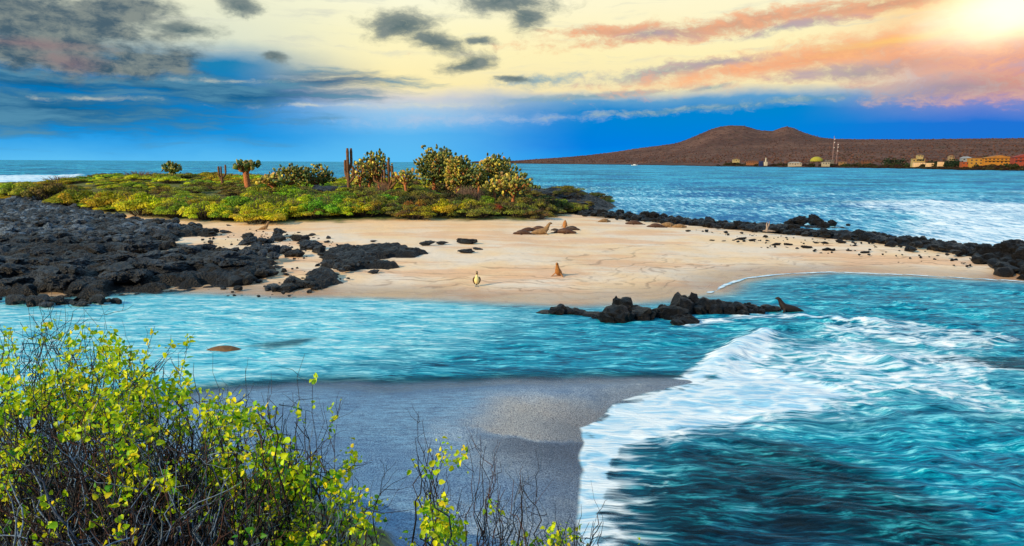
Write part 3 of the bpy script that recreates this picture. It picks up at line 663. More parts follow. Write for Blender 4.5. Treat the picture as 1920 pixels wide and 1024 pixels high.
up = world_poly([(-60, 374), (60, 378), (130, 398), (210, 412), (290, 424), (345, 430), (300, 445), (200, 455), (80, 450), (-60, 440)], .9)
rubble('grey_rubble', up, 2600, .18, .42, M_LAVA_G, 'weathered grey cobbles covering the upper left rock field', .28, 2)
rubble('black_rubble', LA_W, 3600, .14, .42, M_LAVA, 'black cobbles strewn through the left rock field', .22, 3)
rubble('ridge_rubble', None, 900, .15, .4, M_LAVA_B, 'black rubble packed along the seaward lava ridge', .2, 4, RIDGE)
rubble('slab_rubble', SLW, 150, .10, .26, M_LAVA, 'broken black lava lumps lying on the long tapering slab', .18, 8)
sp = world_poly([(380, 445), (460, 440), (620, 450), (640, 470), (520, 500), (660, 515), (600, 545), (380, 540), (340, 500)], .4)
rubble('beach_pebbles', sp, 330, .04, .14, M_LAVA, 'black pebbles sprinkled on the sand between the lava slabs', -.02, 5)
sp2 = world_poly([(1300, 436), (1560, 452), (1800, 476), (1850, 500), (1600, 480), (1380, 462)], .4)
rubble('beach_pebbles', sp2, 130, .04, .14, M_LAVA_B, 'dark pebbles sprinkled on the right sand flat', -.02, 6)
# fused outcrops
def outcrop(name, items, material, label, cat, seed):
    r = np.random.default_rng(seed); mb = MB()
    for (a, b, s, hh) in items:
        p = P(a, b, 0) if not isinstance(a, tuple) else np.array([*a, 0])
        base = max(hz(p[0], p[1]), 0)
        for q in range(8):
            v, f = rock_shape(int(r.integers(1e6)), 3, 7, .27); sx = s * (1 if q == 0 else r.uniform(.35, .7)); ang = r.uniform(0, 6.28)
            ca, sa = math.cos(ang), math.sin(ang); w = (v * [sx * r.uniform(1.1, 1.5), sx * 1.15, hh * (.74 if q == 0 else r.uniform(.3, .66))]) @ np.array([[ca, sa, 0], [-sa, ca, 0], [0, 0, 1]])
            o = (0, 0) if q == 0 else r.uniform(-.9, .9, 2) * s
            mb.add(w + [p[0] + o[0], p[1] + o[1], base + hh * .1], f)
    o = mb.build(name, material, smooth=False); return tag(o, label, cat)
outcrop('rock_outcrop', [(1052, 586, .42, .5), (1080, 588, .3, .28), (1128, 594, .55, .36), (1158, 598, .6, .75), (1172, 584, .45, .85), (1205, 595, .6, .62), (1235, 590, .5, .65), (1262, 594, .6, .75), (1282, 586, .6, 1.08), (1300, 580, .42, .95), (1285, 604, .5, .42),
                         (1325, 584, .55, .78), (1352, 584, .5, .68), (1378, 586, .5, .6), (1400, 582, .35, .5), (1415, 584, .35, .38), (1440, 580, .4, .30), (1020, 586, .35, .10)],
        M_LAVA_B, 'long jagged black rock outcrop standing in the channel beside the sea lion', 'rock outcrop', 11)
outcrop('lava_block', [(512, 544, .4, .34), (535, 545, .5, .45), (556, 536, .5, .55), (572, 540, .5, .48), (590, 541, .35, .25)], M_LAVA, 'craggy black lava block at the water edge below the slabs', 'lava block', 12)
outcrop('lava_block', [(8, 549, .45, .35), (14, 550, .35, .28)], M_LAVA, 'small brown-black rock in the water at the far left shore', 'lava block', 13)
outcrop('pale_rock', [(738, 404, .7, .6), (728, 409, .5, .4), (750, 401, .6, .6)], M_LIME, 'pale whitish grey rock in the gap between the bushes', 'pale rock', 14)
outcrop('pale_rock', [(966, 406, .4, .4), (985, 404, .3, .3)], M_LIME, 'small pale rock at the foot of the spreading cactus', 'pale rock', 15)
bk = [((PD(a, 300, d)[0], d), None, s, hh) for a, d, s, hh in ((615, 92, 2.2, 1.7), (640, 93, 2.2, 1.7), (670, 90, 2.0, 1.4), (700, 89, 2.0, 1.2), (590, 95, 2.0, 1.5), (735, 86, 1.8, 1.2), (800, 90, 2.0, 1.3), (755, 86, 1.6, 1.1))]
outcrop('lava_mound', bk, M_LAVA_B, 'dark lava mound behind the bushes among the cacti', 'lava mound', 16)
outcrop('lava_mound', [((PD(a, 300, d)[0], d), None, s, hh) for a, d, s, hh in ((1015, 108, 2.4, 1.5), (1040, 106, 2.4, 1.4), (1062, 102, 2.0, 1.3), (1078, 96, 1.8, 1.2), (1000, 112, 2.0, 1.3))],
        M_LAVA_B, 'rounded black lava mound at the seaward end of the bushes', 'lava mound', 17)

# ------------------------------------------------------------------ shrubs on the island
M_LEAF = vcol_mat('shrub_leaf', .6, .3, .9, .35, .25, .22)
M_STEM = plain('stem', (.10, .075, .055, 1), .9, 12)
def shrub_mesh(seed, n, r, h, pal, leaf=.12):
    g = np.random.default_rng(seed); mb = MB()
    nc = 26; th = g.uniform(0, 6.28, nc); rr = np.sqrt(g.uniform(0, 1, nc)) * r * .8
    cz = h * (1 - (rr / r) ** 2) * g.uniform(.55, .95, nc) + .05; cc = np.stack([np.cos(th) * rr, np.sin(th) * rr, cz], -1); cr = g.uniform(.22, .42, nc) * min(r, 2.6) * .62
    which = g.integers(0, nc, n); u = g.normal(size=(n, 3)); u /= np.linalg.norm(u, axis=1)[:, None]; u[:, 2] = np.abs(u[:, 2]) * .9 - .1
    pos = cc[which] + u * (cr[which] * g.uniform(.7, 1.08, n))[:, None] * [1, 1, .8]; pos[:, 2] = np.maximum(pos[:, 2], .03)
    nr = u + g.normal(0, .5, (n, 3)); nr /= np.linalg.norm(nr, axis=1)[:, None]
    a = np.cross(nr, g.normal(size=(n, 3))); a /= np.linalg.norm(a, axis=1)[:, None]; b = np.cross(nr, a)
    s = leaf * g.uniform(.6, 1.3, n)[:, None]
    v = np.stack([pos - a * s, pos + b * s * .5 + nr * s * .15, pos + a * s, pos - b * s * .5 + nr * s * .15], 1).reshape(-1, 3)
    pal = np.array(pal); base = pal[g.integers(0, len(pal), nc)][which]; alt = pal[g.integers(0, len(pal), n)]
    col = (base * .65 + alt * .35) * g.uniform(.75, 1.25, n)[:, None]
    col = np.concatenate([col, np.ones((n, 1))], 1).repeat(4, 0)
    mb.add(v, np.arange(4 * n).reshape(n, 4), col)
    tw = MB()
    for k in range(90):
        t_ = g.uniform(0, 6.28); q = g.uniform(.2, 1) * r * .85; e = np.array([math.cos(t_) * q, math.sin(t_) * q, h * g.uniform(.75, 1.3) * (1 - (q / r) ** 2 * .6)])
        st = np.array([math.cos(t_) * q * .4, math.sin(t_) * q * .4, 0]); mid = (st + e) / 2 + g.normal(0, .12, 3)
        tube(tw, [st, mid, e], [.03, .022, .010], 4, cap=False)
    return mb, tw
YG = [srgb(232, 222, 40)[:3], srgb(200, 212, 24)[:3], srgb(150, 180, 30)[:3], srgb(196, 190, 50)[:3]]
GR = [srgb(136, 184, 40)[:3], srgb(110, 160, 34)[:3], srgb(150, 176, 40)[:3], srgb(88, 130, 40)[:3]]
OL = [srgb(150, 160, 50)[:3], srgb(128, 130, 48)[:3], srgb(104, 112, 44)[:3], srgb(150, 144, 54)[:3], srgb(112, 96, 52)[:3]]
RB = [srgb(150, 78, 44)[:3], srgb(168, 120, 40)[:3], srgb(130, 140, 40)[:3]]
DK = [srgb(70, 88, 44)[:3], srgb(92, 104, 44)[:3], srgb(84, 70, 46)[:3]]
def shrub_proto(seed, n, pal, name='shrub', r=2.4, h=1.35, leaf=.085):
    root = empty(name); a, b = shrub_mesh(seed, n, r, h, pal, leaf)
    a.build('foliage', M_LEAF, root); b.build('stems', M_STEM, root); return root
PR = {'y': [shrub_proto(21, 5200, YG), shrub_proto(22, 5200, YG + GR)], 'g': [shrub_proto(23, 5000, GR), shrub_proto(24, 5000, GR + YG)],
      'o': [shrub_proto(25, 4600, OL), shrub_proto(26, 4600, OL + YG[2:]), shrub_proto(27, 4600, OL + GR)], 'r': [shrub_proto(28, 4600, RB)], 'd': [shrub_proto(29, 4600, DK), shrub_proto(30, 4600, DK + OL)]}
USED = set()
def put_shrub(kind, x, y, z, sx, sz, label, group=None, rz=None):
    p = random.choice(PR[kind])
    o = p if p.name not in USED else copy_tree(p); USED.add(p.name)
    o.location = (x, y, z - .05); o.scale = (sx, sx, sz); o.rotation_euler = (0, 0, random.uniform(0, 6.28) if rz is None else rz)
    o.name = 'shrub'; return tag(o, label, 'shrub', group)
FRONT = [(20, 380, 70, 'o', 'olive shrub at the far left edge above the grey rocks'), (75, 386, 90, 'o', 'olive green shrub just right of the leftmost shrub'), (130, 394, 80, 'g', 'low green shrub above the start of the bare sand strip'), (190, 399, 84, 'y', 'yellow-green shrub left of the roundest bright shrub'),
         (255, 410, 104, 'y', 'roundest bright yellow-green shrub standing out on the sand at left'), (322, 413, 70, 'g', 'low green shrub right of the roundest bright shrub'), (372, 417, 84, 'y', 'yellow-green shrub between the low green shrub and the grass-green one'), (418, 417, 60, 'g', 'grass-green shrub left of the shrub behind the lone sea lion'),
         (474, 416, 84, 'y', 'bright shrub directly left of the lone sea lion at the bushes'), (530, 414, 92, 'y', 'wide yellow shrub in front of the tan-trunked cactus'), (590, 413, 84, 'g', 'green shrub in front of the dark lava mound'), (650, 411, 70, 'y', 'small yellow-green shrub below the candelabra cactus'),
         (688, 411, 86, 'y', 'bright yellow shrub left of the pale rock'), (782, 409, 74, 'r', 'rust-tinged shrub right of the pale rock'), (832, 410, 86, 'y', 'yellow-green shrub under the tallest cactus'), (890, 409, 80, 'o', 'olive shrub left of the spreading cactus trunk'),
         (930, 407, 50, 'r', 'reddish low shrub beside the spreading cactus trunk'), (1000, 405, 84, 'd', 'dark green shrub right of the spreading cactus trunk'), (1042, 403, 70, 'd', 'dark shrub at the right end of the vegetation')]
for a, b, w, k, lab in FRONT:
    p, t = place(a, b - 2, 40, 130); s = w / F * t / 2 / 2.1; p[1] += s * 1.3
    put_shrub(k, p[0], p[1], hz(p[0], p[1]), s, s * .95 + .12, lab)
ROW2 = [(40, 366), (110, 372), (165, 380), (225, 380), (300, 392), (350, 396), (400, 398), (450, 396), (500, 394), (560, 392), (610, 392), (470, 378), (560, 376), (660, 392), (700, 392), (760, 388), (800, 385), (850, 386), (900, 388), (950, 386), (990, 384), (1030, 388), (1060, 394)]
for a, b in ROW2:
    p, t = place(a, b + 8, 40, 140); p[1] += 2.5; s = random.uniform(.9, 1.25)
    put_shrub(random.choice('ygo') if a < 720 else random.choice('odg'), p[0], p[1], hz(p[0], p[1]), s, s * .95, 'low rounded shrub in the second row behind the front bushes', 'second row of shrubs')
pts = scatter_poly(VEG, 1500); keep = []
for p in pts:
    if sdf(p[:1], p[1:], VEG)[0] < 3 or abs(p[0]) > 78 or p[1] > 182 or abs(math.atan2(p[0], p[1])) > R(41): continue
    if p[0] > 2 and p[1] > 118: continue
    if all((p[0] - q[0]) ** 2 + (p[1] - q[1]) ** 2 > 2.75 ** 2 * (1 + (p[1] - 80) / 90) for q in keep): keep.append(p)
keep = sorted(keep, key=lambda q: q[1])[:240]
for p in keep:
    s = random.uniform(1.0, 1.45); nn = float(fbm(np.array([p[0] * .09]), np.array([p[1] * .09]), 3, 77)[0])
    k = 'o' if nn < .46 else ('g' if nn < .54 else 'y')
    if p[0] > -12: k = random.choice('odd')
    put_shrub(k, p[0], p[1], hz(*p), s, s * random.uniform(.5, .8) * (.85 if p[0] < -30 else 1), 'low shrub in the dense scrub covering the island behind the front bushes', 'scrub covering the island')
# wispy dry grass tussocks on the mound: bare twiggy shrubs
def twiggy(seed, n, r, h, rad=.012):
    g = np.random.default_rng(seed); mb = MB()
    for k in range(n):
        t_ = g.uniform(0, 6.28); q = g.uniform(.1, 1) * r; e = np.array([math.cos(t_) * q, math.sin(t_) * q, h * g.uniform(.6, 1.1)]); s = e * [.15, .15, 0]
        m1 = s + (e - s) * .4 + g.normal(0, .08, 3); m2 = s + (e - s) * .75 + g.normal(0, .10, 3)
        tube(mb, [s, m1, m2, e], [rad * 1.8, rad * 1.4, rad, rad * .5], 4, cap=False)
        for q2 in range(3):
            f = m1 + (e - m1) * g.uniform(0, .8); tube(mb, [f, f + g.normal(0, .14, 3) + [0, 0, .18]], [rad, rad * .4], 3, cap=False)
    return mb
M_TWIG = plain('dry_twig', (.20, .13, .09, 1), .9, 10)
for a, b, d, r_, h_, lab in ((262, 324, 124, 3.2, 1.5, 'wispy dry bush on top of the green mound'), (110, 345, 110, 2.6, 1.2, 'dry twiggy bush low on the left slope of the mound'), (872, 385, 82, 1.6, 2.2, 'dry reddish twiggy bush between the two warm cacti'), (892, 385, 84, 1.4, 1.8, 'bare grey brush right of the dry reddish bush'),
                              (1000, 385, 80, 1.8, 1.5, 'bare brown brush behind the dark green shrub'), (718, 380, 88, 1.2, 1.8, 'bare twigs at the foot of the cluster of columns')):
    p = PD(a, b, d); o = twiggy(int(a), 90, r_, h_, .02).build('dry_bush', M_TWIG, loc=(p[0], d, hz(p[0], d))); tag(o, lab, 'dry bush')

# ------------------------------------------------------------------ cacti
M_PAD = vcol_mat('cactus_pad', .55, 0, 5, .25, .4)
M_CTRUNK = plain('cactus_bark', srgb(176, 108, 66), .85, 5, .35)
M_CDARK = plain('cactus_column', srgb(112, 78, 50), .8, 5, .35)
PADV, PADF = ico(2)
PADV = PADV * [.5, .16, .62]
def pad_basis(d, g):
    d = d / np.linalg.norm(d); a = np.cross(d, g.normal(size=3)); a /= np.linalg.norm(a); b = np.cross(d, a); return np.stack([a, b, d])
def opuntia(px, ytop, wpx, d, trunk_r, npad, warm, label, seed, base_frac=.35, padsz=.36, low=0):
    g = np.random.default_rng(seed); x = PD(px, ytop, d)[0]; zb = hz(x, d) - .1; zt = PD(px, ytop, d)[2]; Ht = zt - zb; W = wpx / F * d / 2 * 1.22
    root = empty('prickly_pear_cactus', (x, d, zb), 0, label, 'cactus'); trunk_r = trunk_r * .8
    zc0 = Ht * base_frac; cen = np.array([0, 0, (zc0 + Ht) / 2]); rad = np.array([W, W * .8, (Ht - zc0) / 2])
    tr = MB(); top = np.array([g.normal(0, .08), 0, zc0 + .25 * (Ht - zc0)])
    zz = np.linspace(0, 1, 7); path = np.outer(zz, top) + np.stack([np.sin(zz * 3 + seed) * .08, np.cos(zz * 2.5) * .05, 0 * zz], -1)
    tube(tr, path, trunk_r * np.array([1.25, 1.0, .92, .95, .9, .95, .8]), 10)
    tr.build('trunk', M_CTRUNK, root)
    nodes = []
    lb = MB()
    for k in range(13):
        a = k / 13 * 6.28 + g.uniform(-.3, .3); el_ = g.uniform(.1, 1.3)
        e = cen + rad * np.array([math.cos(a) * math.cos(el_), math.sin(a) * math.cos(el_), math.sin(el_) * g.uniform(.3, 1)]) * .72
        st = path[-2 if k % 2 else -1]; mid = st + (e - st) * .5 + [0, 0, -.08 * Ht * .3]
        tube(lb, [st, st + (mid - st) * .5, mid, e], [trunk_r * .55, trunk_r * .45, trunk_r * .38, trunk_r * .25], 7)
        for u in np.linspace(.3, 1, 5): nodes.append(mid + (e - mid) * u)
    lb.build('limbs', M_CTRUNK, root)
    cr = MB(); gcol = [np.array(srgb(*c)[:3]) for c in ((92, 112, 48), (70, 92, 50), (120, 128, 52), (150, 136, 58))]; wcol = [np.array(srgb(*c)[:3]) for c in ((200, 178, 60), (214, 196, 80), (170, 130, 64), (176, 172, 62))]
    tries = 0; cnt = 0; npad = int(npad * 1.7)
    while cnt < npad and tries < npad * 8:
        tries += 1; u = g.normal(size=3); u /= np.linalg.norm(u); rr = g.uniform(.25, 1) ** .6
        lumpy = .84 + .34 * mnoise.noise(Vector(u * 2.6 + np.array([seed * 3.1, 0, 0])))
        out = u * rr * lumpy * [1, 1, 1.05]
        if out[2] < -.35 and g.random() < .6: continue
        dr = out * .8 + g.normal(0, .45, 3) + [0, 0, .40]; dr /= np.linalg.norm(dr); L = padsz * g.uniform(.75, 1.2)
        v = (PADV * L) @ pad_basis(dr, g) + cen + rad * out
        wc = g.random() < np.clip(warm * (.9 - .9 * out[0]), 0, .9)  # more yellow pads on the left, painting in the sunlit side
        c = (wcol if wc else gcol)[g.integers(4)] * g.uniform(.45, 1.25)
        cr.add(v, PADF, (*c, 1)); cnt += 1
    cr.build('pads', M_PAD, root)
    return root
opuntia(322, 303, 36, 118, .22, 60, .05, 'small dark prickly pear cactus alone on the skyline at left', 1, .25, .5)
opuntia(461, 300, 50, 95, .55, 34, .15, 'stout cactus with thick reddish trunk and few pads', 2, .62, .62)
opuntia(510, 324, 60, 82, .30, 110, .85, 'yellow-padded cactus with a short tan trunk among bright shrubs', 3, .42, .36)
opuntia(545, 304, 74, 98, .25, 300, .2, 'broad low cactus left of the dark lava mound', 4, .0, .36)
opuntia(590, 306, 70, 101, .25, 260, .2, 'broad low cactus immediately right of its twin', 5, .0, .36)
opuntia(672, 292, 40, 94, .22, 80, .5, 'narrow cactus tucked right beside the candelabra columns', 6, .1, .36)
opuntia(708, 275, 50, 92, .26, 190, .45, 'upright cactus with knobby pads above a cluster of columns', 7, .18, .36)
opuntia(762, 315, 46, 84, .24, 44, .5, 'smallest round-topped cactus in the gap between the two tall groups', 8, .45, .40)
opuntia(815, 267, 72, 93, .40, 620, .15, 'tallest dark green cactus with a wide dense crown', 9, .05, .34)
opuntia(860, 283, 56, 86, .36, 430, .62, 'warm yellow-brown cactus in front of the tallest one', 10, .08, .34)
opuntia(838, 276, 56, 97, .3, 330, .1, 'dark cactus crowded behind the tallest and the warm one', 14, .1, .34)
opuntia(888, 300, 46, 95, .25, 170, .25, 'dark low cactus filling the gap beside the warm one', 15, .1, .34)
opuntia(948, 298, 50, 95, .25, 240, .3, 'dense cactus directly behind the spreading one', 16, .1, .34)
opuntia(690, 288, 44, 97, .25, 190, .15, 'dark green cactus between the candelabra and the knobby one', 17, .1, .36)
opuntia(897, 314, 34, 92, .2, 80, .1, 'small green cactus between the two warm cacti', 11, .3, .34)
opuntia(926, 281, 60, 89, .30, 420, .5, 'tall cactus with orange-brown pads behind the spreading one', 12, .06, .34)
opuntia(960, 322, 92, 78, .30, 250, .5, 'spreading cactus with forked orange trunk nearest the beach', 13, .36, .34)
def column(px, d, stems, label, seed, dark=True, name='candelabra_cactus'):
    g = np.random.default_rng(seed); x = PD(px, 300, d)[0]; zb = hz(x, d) - .1; root = empty(name, (x, d, zb), 0, label, 'cactus')
    m = M_CDARK if dark else M_CTRUNK
    mb = MB(); tz = stems[0][1]; q = PD(px, tz, d)[2] - zb; tube(mb, [[0, 0, 0], [.03, 0, q * .5], [0, 0, q]], [.26, .23, .2], 9); mb.build('trunk', m, root)
    for (sx, y0, y1, rr) in stems[1:]:
        b = PD(px, y0, d)[2] - zb; t_ = PD(px, y1, d)[2] - zb; ox = (sx - px) / F * d; oy = g.uniform(-.4, .4)
        mb = MB(); hh = t_ - b; zs = np.linspace(0, 1, 8)
        path = np.stack([ox * np.clip(zs * 2.4, 0, 1), oy * np.clip(zs * 2.4, 0, 1), b + hh * (zs ** 1.15)], -1)
        tube(mb, path, rr * np.array([.8, .95, 1, .92, 1, .93, 1, .7]), 9); mb.build('stem', m, root)
column(652, 90, [(652, 322), (646, 340, 300, .19), (653, 325, 278, .2), (658, 322, 278, .19), (662, 345, 312, .17)], 'tall candelabra cactus with two upright brown columns', 31)
column(728, 91, [(728, 345), (721, 350, 318, .17), (728, 345, 300, .18), (735, 350, 310, .18), (741, 355, 322, .16), (715, 352, 325, .16), (700, 352, 318, .16)], 'low cluster of stubby brown columns right of the knobby cactus', 32)
column(414, 104, [(414, 332), (409, 338, 312, .17), (413, 334, 312, .13), (420, 335, 309, .15)], 'bare forked cactus stump on the green slope', 33)

# ------------------------------------------------------------------ animals
def remesh(o, vox, smooth_it=4):
    m = o.modifiers.new('fuse', 'REMESH'); m.mode = 'VOXEL'; m.voxel_size = vox; m.use_smooth_shade = True
    s = o.modifiers.new('soften', 'SMOOTH'); s.iterations = smooth_it; s.factor = .5
def spline(pts, n):
    pts = np.array(pts, float); t = np.linspace(0, len(pts) - 1, n); i = np.clip(t.astype(int), 0, len(pts) - 2); u = (t - i)[:, None]
    p0 = pts[np.maximum(i - 1, 0)]; p1 = pts[i]; p2 = pts[i + 1]; p3 = pts[np.minimum(i + 2, len(pts) - 1)]
    return .5 * ((2 * p1) + (-p0 + p2) * u + (2 * p0 - 5 * p1 + 4 * p2 - p3) * u * u + (-p0 + 3 * p1 - 3 * p2 + p3) * u ** 3)
def limb(mb, ctrl, n=14, sides=12, flat=1.0):
    q = spline(ctrl, n); tube(mb, q[:, :3], np.maximum(q[:, 3], .008), sides, cap=True, sq=flat)
POSES = {
 'up': dict(body=[(-.95, 0, .07, .05), (-.75, 0, .13, .12), (-.45, 0, .22, .21), (-.1, 0, .30, .28), (.15, 0, .45, .28), (.32, 0, .68, .21), (.40, 0, .90, .155), (.45, 0, 1.06, .13), (.52, 0, 1.16, .125), (.63, 0, 1.18, .095), (.74, 0, 1.17, .055)],
            fl=[[(.15, .2, .36, .10), (.22, .36, .16, .09), (.34, .48, .04, .07), (.50, .56, .02, .03)]], hind=[[(-.9, .04, .06, .06), (-1.05, .14, .04, .06), (-1.25, .24, .03, .03)]], eye=(.60, .085, 1.20), ear=(.50, .12, 1.19)),
 'long': dict(body=[(-1.15, 0, .06, .05), (-.9, 0, .12, .12), (-.5, 0, .22, .22), (-.05, 0, .28, .28), (.28, 0, .36, .28), (.48, 0, .56, .22), (.60, 0, .76, .165), (.70, 0, .93, .13), (.80, 0, 1.02, .12), (.91, 0, 1.03, .09), (1.02, 0, 1.01, .05)],
            fl=[[(.35, .2, .30, .10), (.42, .34, .12, .09), (.50, .44, .03, .07), (.62, .52, .02, .03)]], hind=[[(-1.1, .04, .06, .06), (-1.25, .14, .04, .06), (-1.42, .22, .03, .03)]], eye=(.88, .08, 1.06), ear=(.78, .115, 1.06)),
 'lie': dict(body=[(-1.0, 0, .06, .05), (-.8, 0, .10, .11), (-.4, 0, .18, .21), (.05, 0, .22, .26), (.4, 0, .20, .22), (.62, 0, .14, .15), (.78, 0, .12, .12), (.90, 0, .11, .10), (1.02, 0, .08, .055)],
            fl=[[(.25, .2, .15, .09), (.20, .38, .06, .08), (.10, .55, .02, .06), (-.02, .66, .02, .03)]], hind=[[(-.95, .04, .05, .06), (-1.1, .12, .04, .06), (-1.28, .2, .03, .03)]], eye=(.90, .085, .15), ear=(.80, .11, .16)),
 'back': dict(body=[(-.55, 0, .08, .08), (-.35, 0, .2, .24), (-.05, 0, .36, .34), (.12, 0, .62, .33), (.2, 0, .86, .26), (.28, 0, 1.0, .17), (.38, 0, 1.02, .12), (.50, 0, .96, .06)],
            fl=[[(.1, .26, .45, .10), (.16, .42, .2, .09), (.2, .52, .04, .07), (.3, .58, .02, .03)]], hind=[[(-.5, .06, .06, .06), (-.66, .18, .04, .06), (-.8, .28, .03, .03)]], eye=(.40, .09, 1.06), ear=(.30, .13, 1.06)),
}
M_FUR = {k: plain('fur_' + k, srgb(*c), .6, 7, .3, .35) for k, c in {'tan': (138, 108, 72), 'umber': (104, 76, 44), 'gold': (164, 108, 52), 'brown': (74, 50, 38), 'dark': (48, 36, 32), 'wet': (34, 26, 24)}.items()}
M_EYE = plain('eye', (.01, .008, .008, 1), .1, 5, .1, .6)
def sea_lion(px, py, pose, heading, size, fur, label, group=None, z=None, pos=None):
    if pos is None: pos, _ = place(px, py)
    if z is not None: pos = P(px, py, 0); pos[2] = z
    q = POSES[pose]; root = empty('sea_lion', pos, R(heading), label, 'sea lion', group); root.scale = (size,) * 3
    mb = MB(); limb(mb, q['body'], 30, 18)
    for f in q['fl']:
        for s in (1, -1): limb(mb, [(a, b * s, c, r) for a, b, c, r in f], 10, 10, .45)
    for f in q['hind']:
        for s in (1, -1): limb(mb, [(a, b * s, c, r) for a, b, c, r in f], 10, 10, .45)
    o = mb.build('body', M_FUR[fur], root); remesh(o, .022)
    for s in (1, -1):
        for nm, c, r_, m in (('eye', q['eye'], .018, M_EYE), ('ear', q['ear'], .022, M_FUR['dark'])):
            e = MB(); v, f = ico(2); e.add(v * r_ * (np.array([1, 1, 1]) if nm == 'eye' else np.array([1.6, .5, .8])) + [c[0], c[1] * s, c[2]], f); e.build(nm, m, root)
    return root
sea_lion(1047, 519, 'up', -110, .62, 'gold', 'golden sea lion sitting upright alone in the middle of the sand, facing the channel')
sea_lion(1015, 440, 'long', 8, .88, 'tan', 'tan sea lion in the resting group with its neck raised, facing right')
sea_lion(980, 440, 'lie', 175, .78, 'brown', 'dark brown sea lion lying nearest the water at the left of the group')
sea_lion(990, 434, 'lie', 10, .72, 'brown', 'brown sea lion lying behind the leftmost dark one')
sea_lion(1011, 431, 'lie', 170, .68, 'brown', 'small brown sea lion lying right behind the tan one')
sea_lion(1059, 427, 'back', 80, .58, 'gold', 'round golden-orange sea lion seen from behind, sitting at the back of the group')
sea_lion(1072, 432, 'lie', -30, .75, 'dark', 'dark sea lion curled against the round golden one')
sea_lion(1059, 438, 'lie', -15, .95, 'brown', 'large dark brown sea lion lying across the front right of the group')
sea_lion(1041, 433, 'lie', 160, .42, 'dark', 'dark sea lion pup between the tan one and the large brown one')
sea_lion(497, 431, 'up', 20, .55, 'tan', 'lone tan sea lion sitting against the bushes at the left')
sea_lion(1230, 427, 'lie', 175, .85, 'brown', 'brown sea lion lying leftmost of three against the ridge')
sea_lion(1251, 426, 'lie', 10, .95, 'tan', 'sandy sea lion lying in the middle of three against the ridge')
sea_lion(1273, 427, 'lie', 5, .75, 'tan', 'smaller sandy sea lion at the right of three against the ridge')
sea_lion(1189, 421, 'lie', 170, .85, 'brown', 'dark sea lion lying alone left of the three by the ridge')
sea_lion(1133, 417, 'lie', 20, .72, 'tan', 'small pale sea lion half hidden at the left start of the ridge')
sea_lion(1478, 583, 'long', 178, .6, 'wet', 'black wet sea lion with raised head at the right tip of the outcrop', z=-.05)
# floating back of a swimming sea lion
def floating():
    p = P(421, 656, 0); root = empty('sea_lion', (p[0], p[1], -.14), R(4), 'orange-brown back of a sea lion showing above the shallow channel water', 'sea lion')
    mb = MB(); limb(mb, [(-1.05, 0, -.16, .05), (-.7, 0, -.06, .16), (-.3, 0, .02, .24), (.1, 0, .03, .26), (.45, 0, -.03, .22), (.75, 0, -.12, .15), (1.0, 0, -.2, .11), (1.15, 0, -.24, .06)], 30, 18)
    for s in (1, -1):
        limb(mb, [(.3, .2 * s, -.1, .09), (.2, .42 * s, -.2, .08), (.05, .6 * s, -.28, .03)], 10, 10, .45); limb(mb, [(-1, .04 * s, -.18, .06), (-1.25, .18 * s, -.22, .03)], 8, 10, .45)
    o = mb.build('body', M_FUR['umber'], root); remesh(o, .03)
floating()
# bird
def bird(px, py, hd, s, label, pale):
    p, _ = place(px, py); root = empty('seabird', p, R(hd), label, 'bird'); root.scale = (s,) * 3
    mb = MB(); limb(mb, [(-.10, 0, .14, .05), (-.04, 0, .22, .11), (.01, 0, .34, .135), (.03, 0, .46, .11), (.04, 0, .56, .065), (.045, 0, .66, .045), (.05, 0, .73, .045), (.065, 0, .77, .048), (.09, 0, .785, .035)], 24, 14)
    o = mb.build('body', plain('bird_breast', srgb(*pale), .8, 9, .15), root); remesh(o, .012, 2)
    dark = plain('bird_wing', srgb(92, 70, 50), .8, 9, .3)
    for q in (1, -1):
        w = MB(); limb(w, [(0, .10 * q, .50, .04), (-.03, .14 * q, .38, .075), (-.06, .13 * q, .24, .06), (-.12, .09 * q, .10, .015)], 12, 10, .5); w.build('wing', dark, root)
        l = MB(); tube(l, [(0, .05 * q, .2), (.01, .055 * q, .08), (.01, .055 * q, .01)], .013, 7); box(l, (.05, .055 * q, .008), (.11, .06, .014)); l.build('leg', plain('bird_leg', srgb(90, 120, 140), .6), root)
        e = MB(); v, f = ico(1); e.add(v * .009 + [.09, .038 * q, .80], f); e.build('eye', M_EYE, root)
    h = MB(); limb(h, [(.045, 0, .64, .047), (.05, 0, .72, .049), (.062, 0, .775, .053), (.085, 0, .79, .038)], 10, 12); h.build('hood', dark, root)
    b = MB(); tube(b, [(.10, 0, .785), (.16, 0, .775), (.22, 0, .76)], [.022, .013, .003], 8); b.build('beak', plain('beak', srgb(96, 100, 104), .5), root)
    t_ = MB(); limb(t_, [(-.08, 0, .18, .05), (-.16, 0, .07, .04), (-.2, 0, .03, .015)], 8, 10, .4); t_.build('tail', dark, root)
bird(894, 539, -80, 1.0, 'upright seabird with yellowish white breast and brown wings standing at the water edge', (232, 214, 150))
# driftwood stump on the ridge
def driftwood():
    p, _ = place(1437, 440); mb = MB()
    tube(mb, [(0, 0, 0), (.03, 0, .35), (-.04, 0, .60), (.02, 0, .85)], [.13, .09, .06, .02], 8); tube(mb, [(.0, 0, .3), (.18, .05, .55), (.2, 0, .9)], [.10, .07, .02], 7); tube(mb, [(0, 0, .1), (.4, 0, .06), (.75, 0, .03)], [.10, .07, .02], 7); tube(mb, [(0, 0, .1), (-.35, 0, .05)], [.10, .03], 7)
    o = mb.build('driftwood', plain('bleached_wood', srgb(150, 134, 122), .85, 9), loc=tuple(p + [0, 0, .25])); tag(o, 'pale bleached driftwood stump standing against the black ridge', 'driftwood')
driftwood()

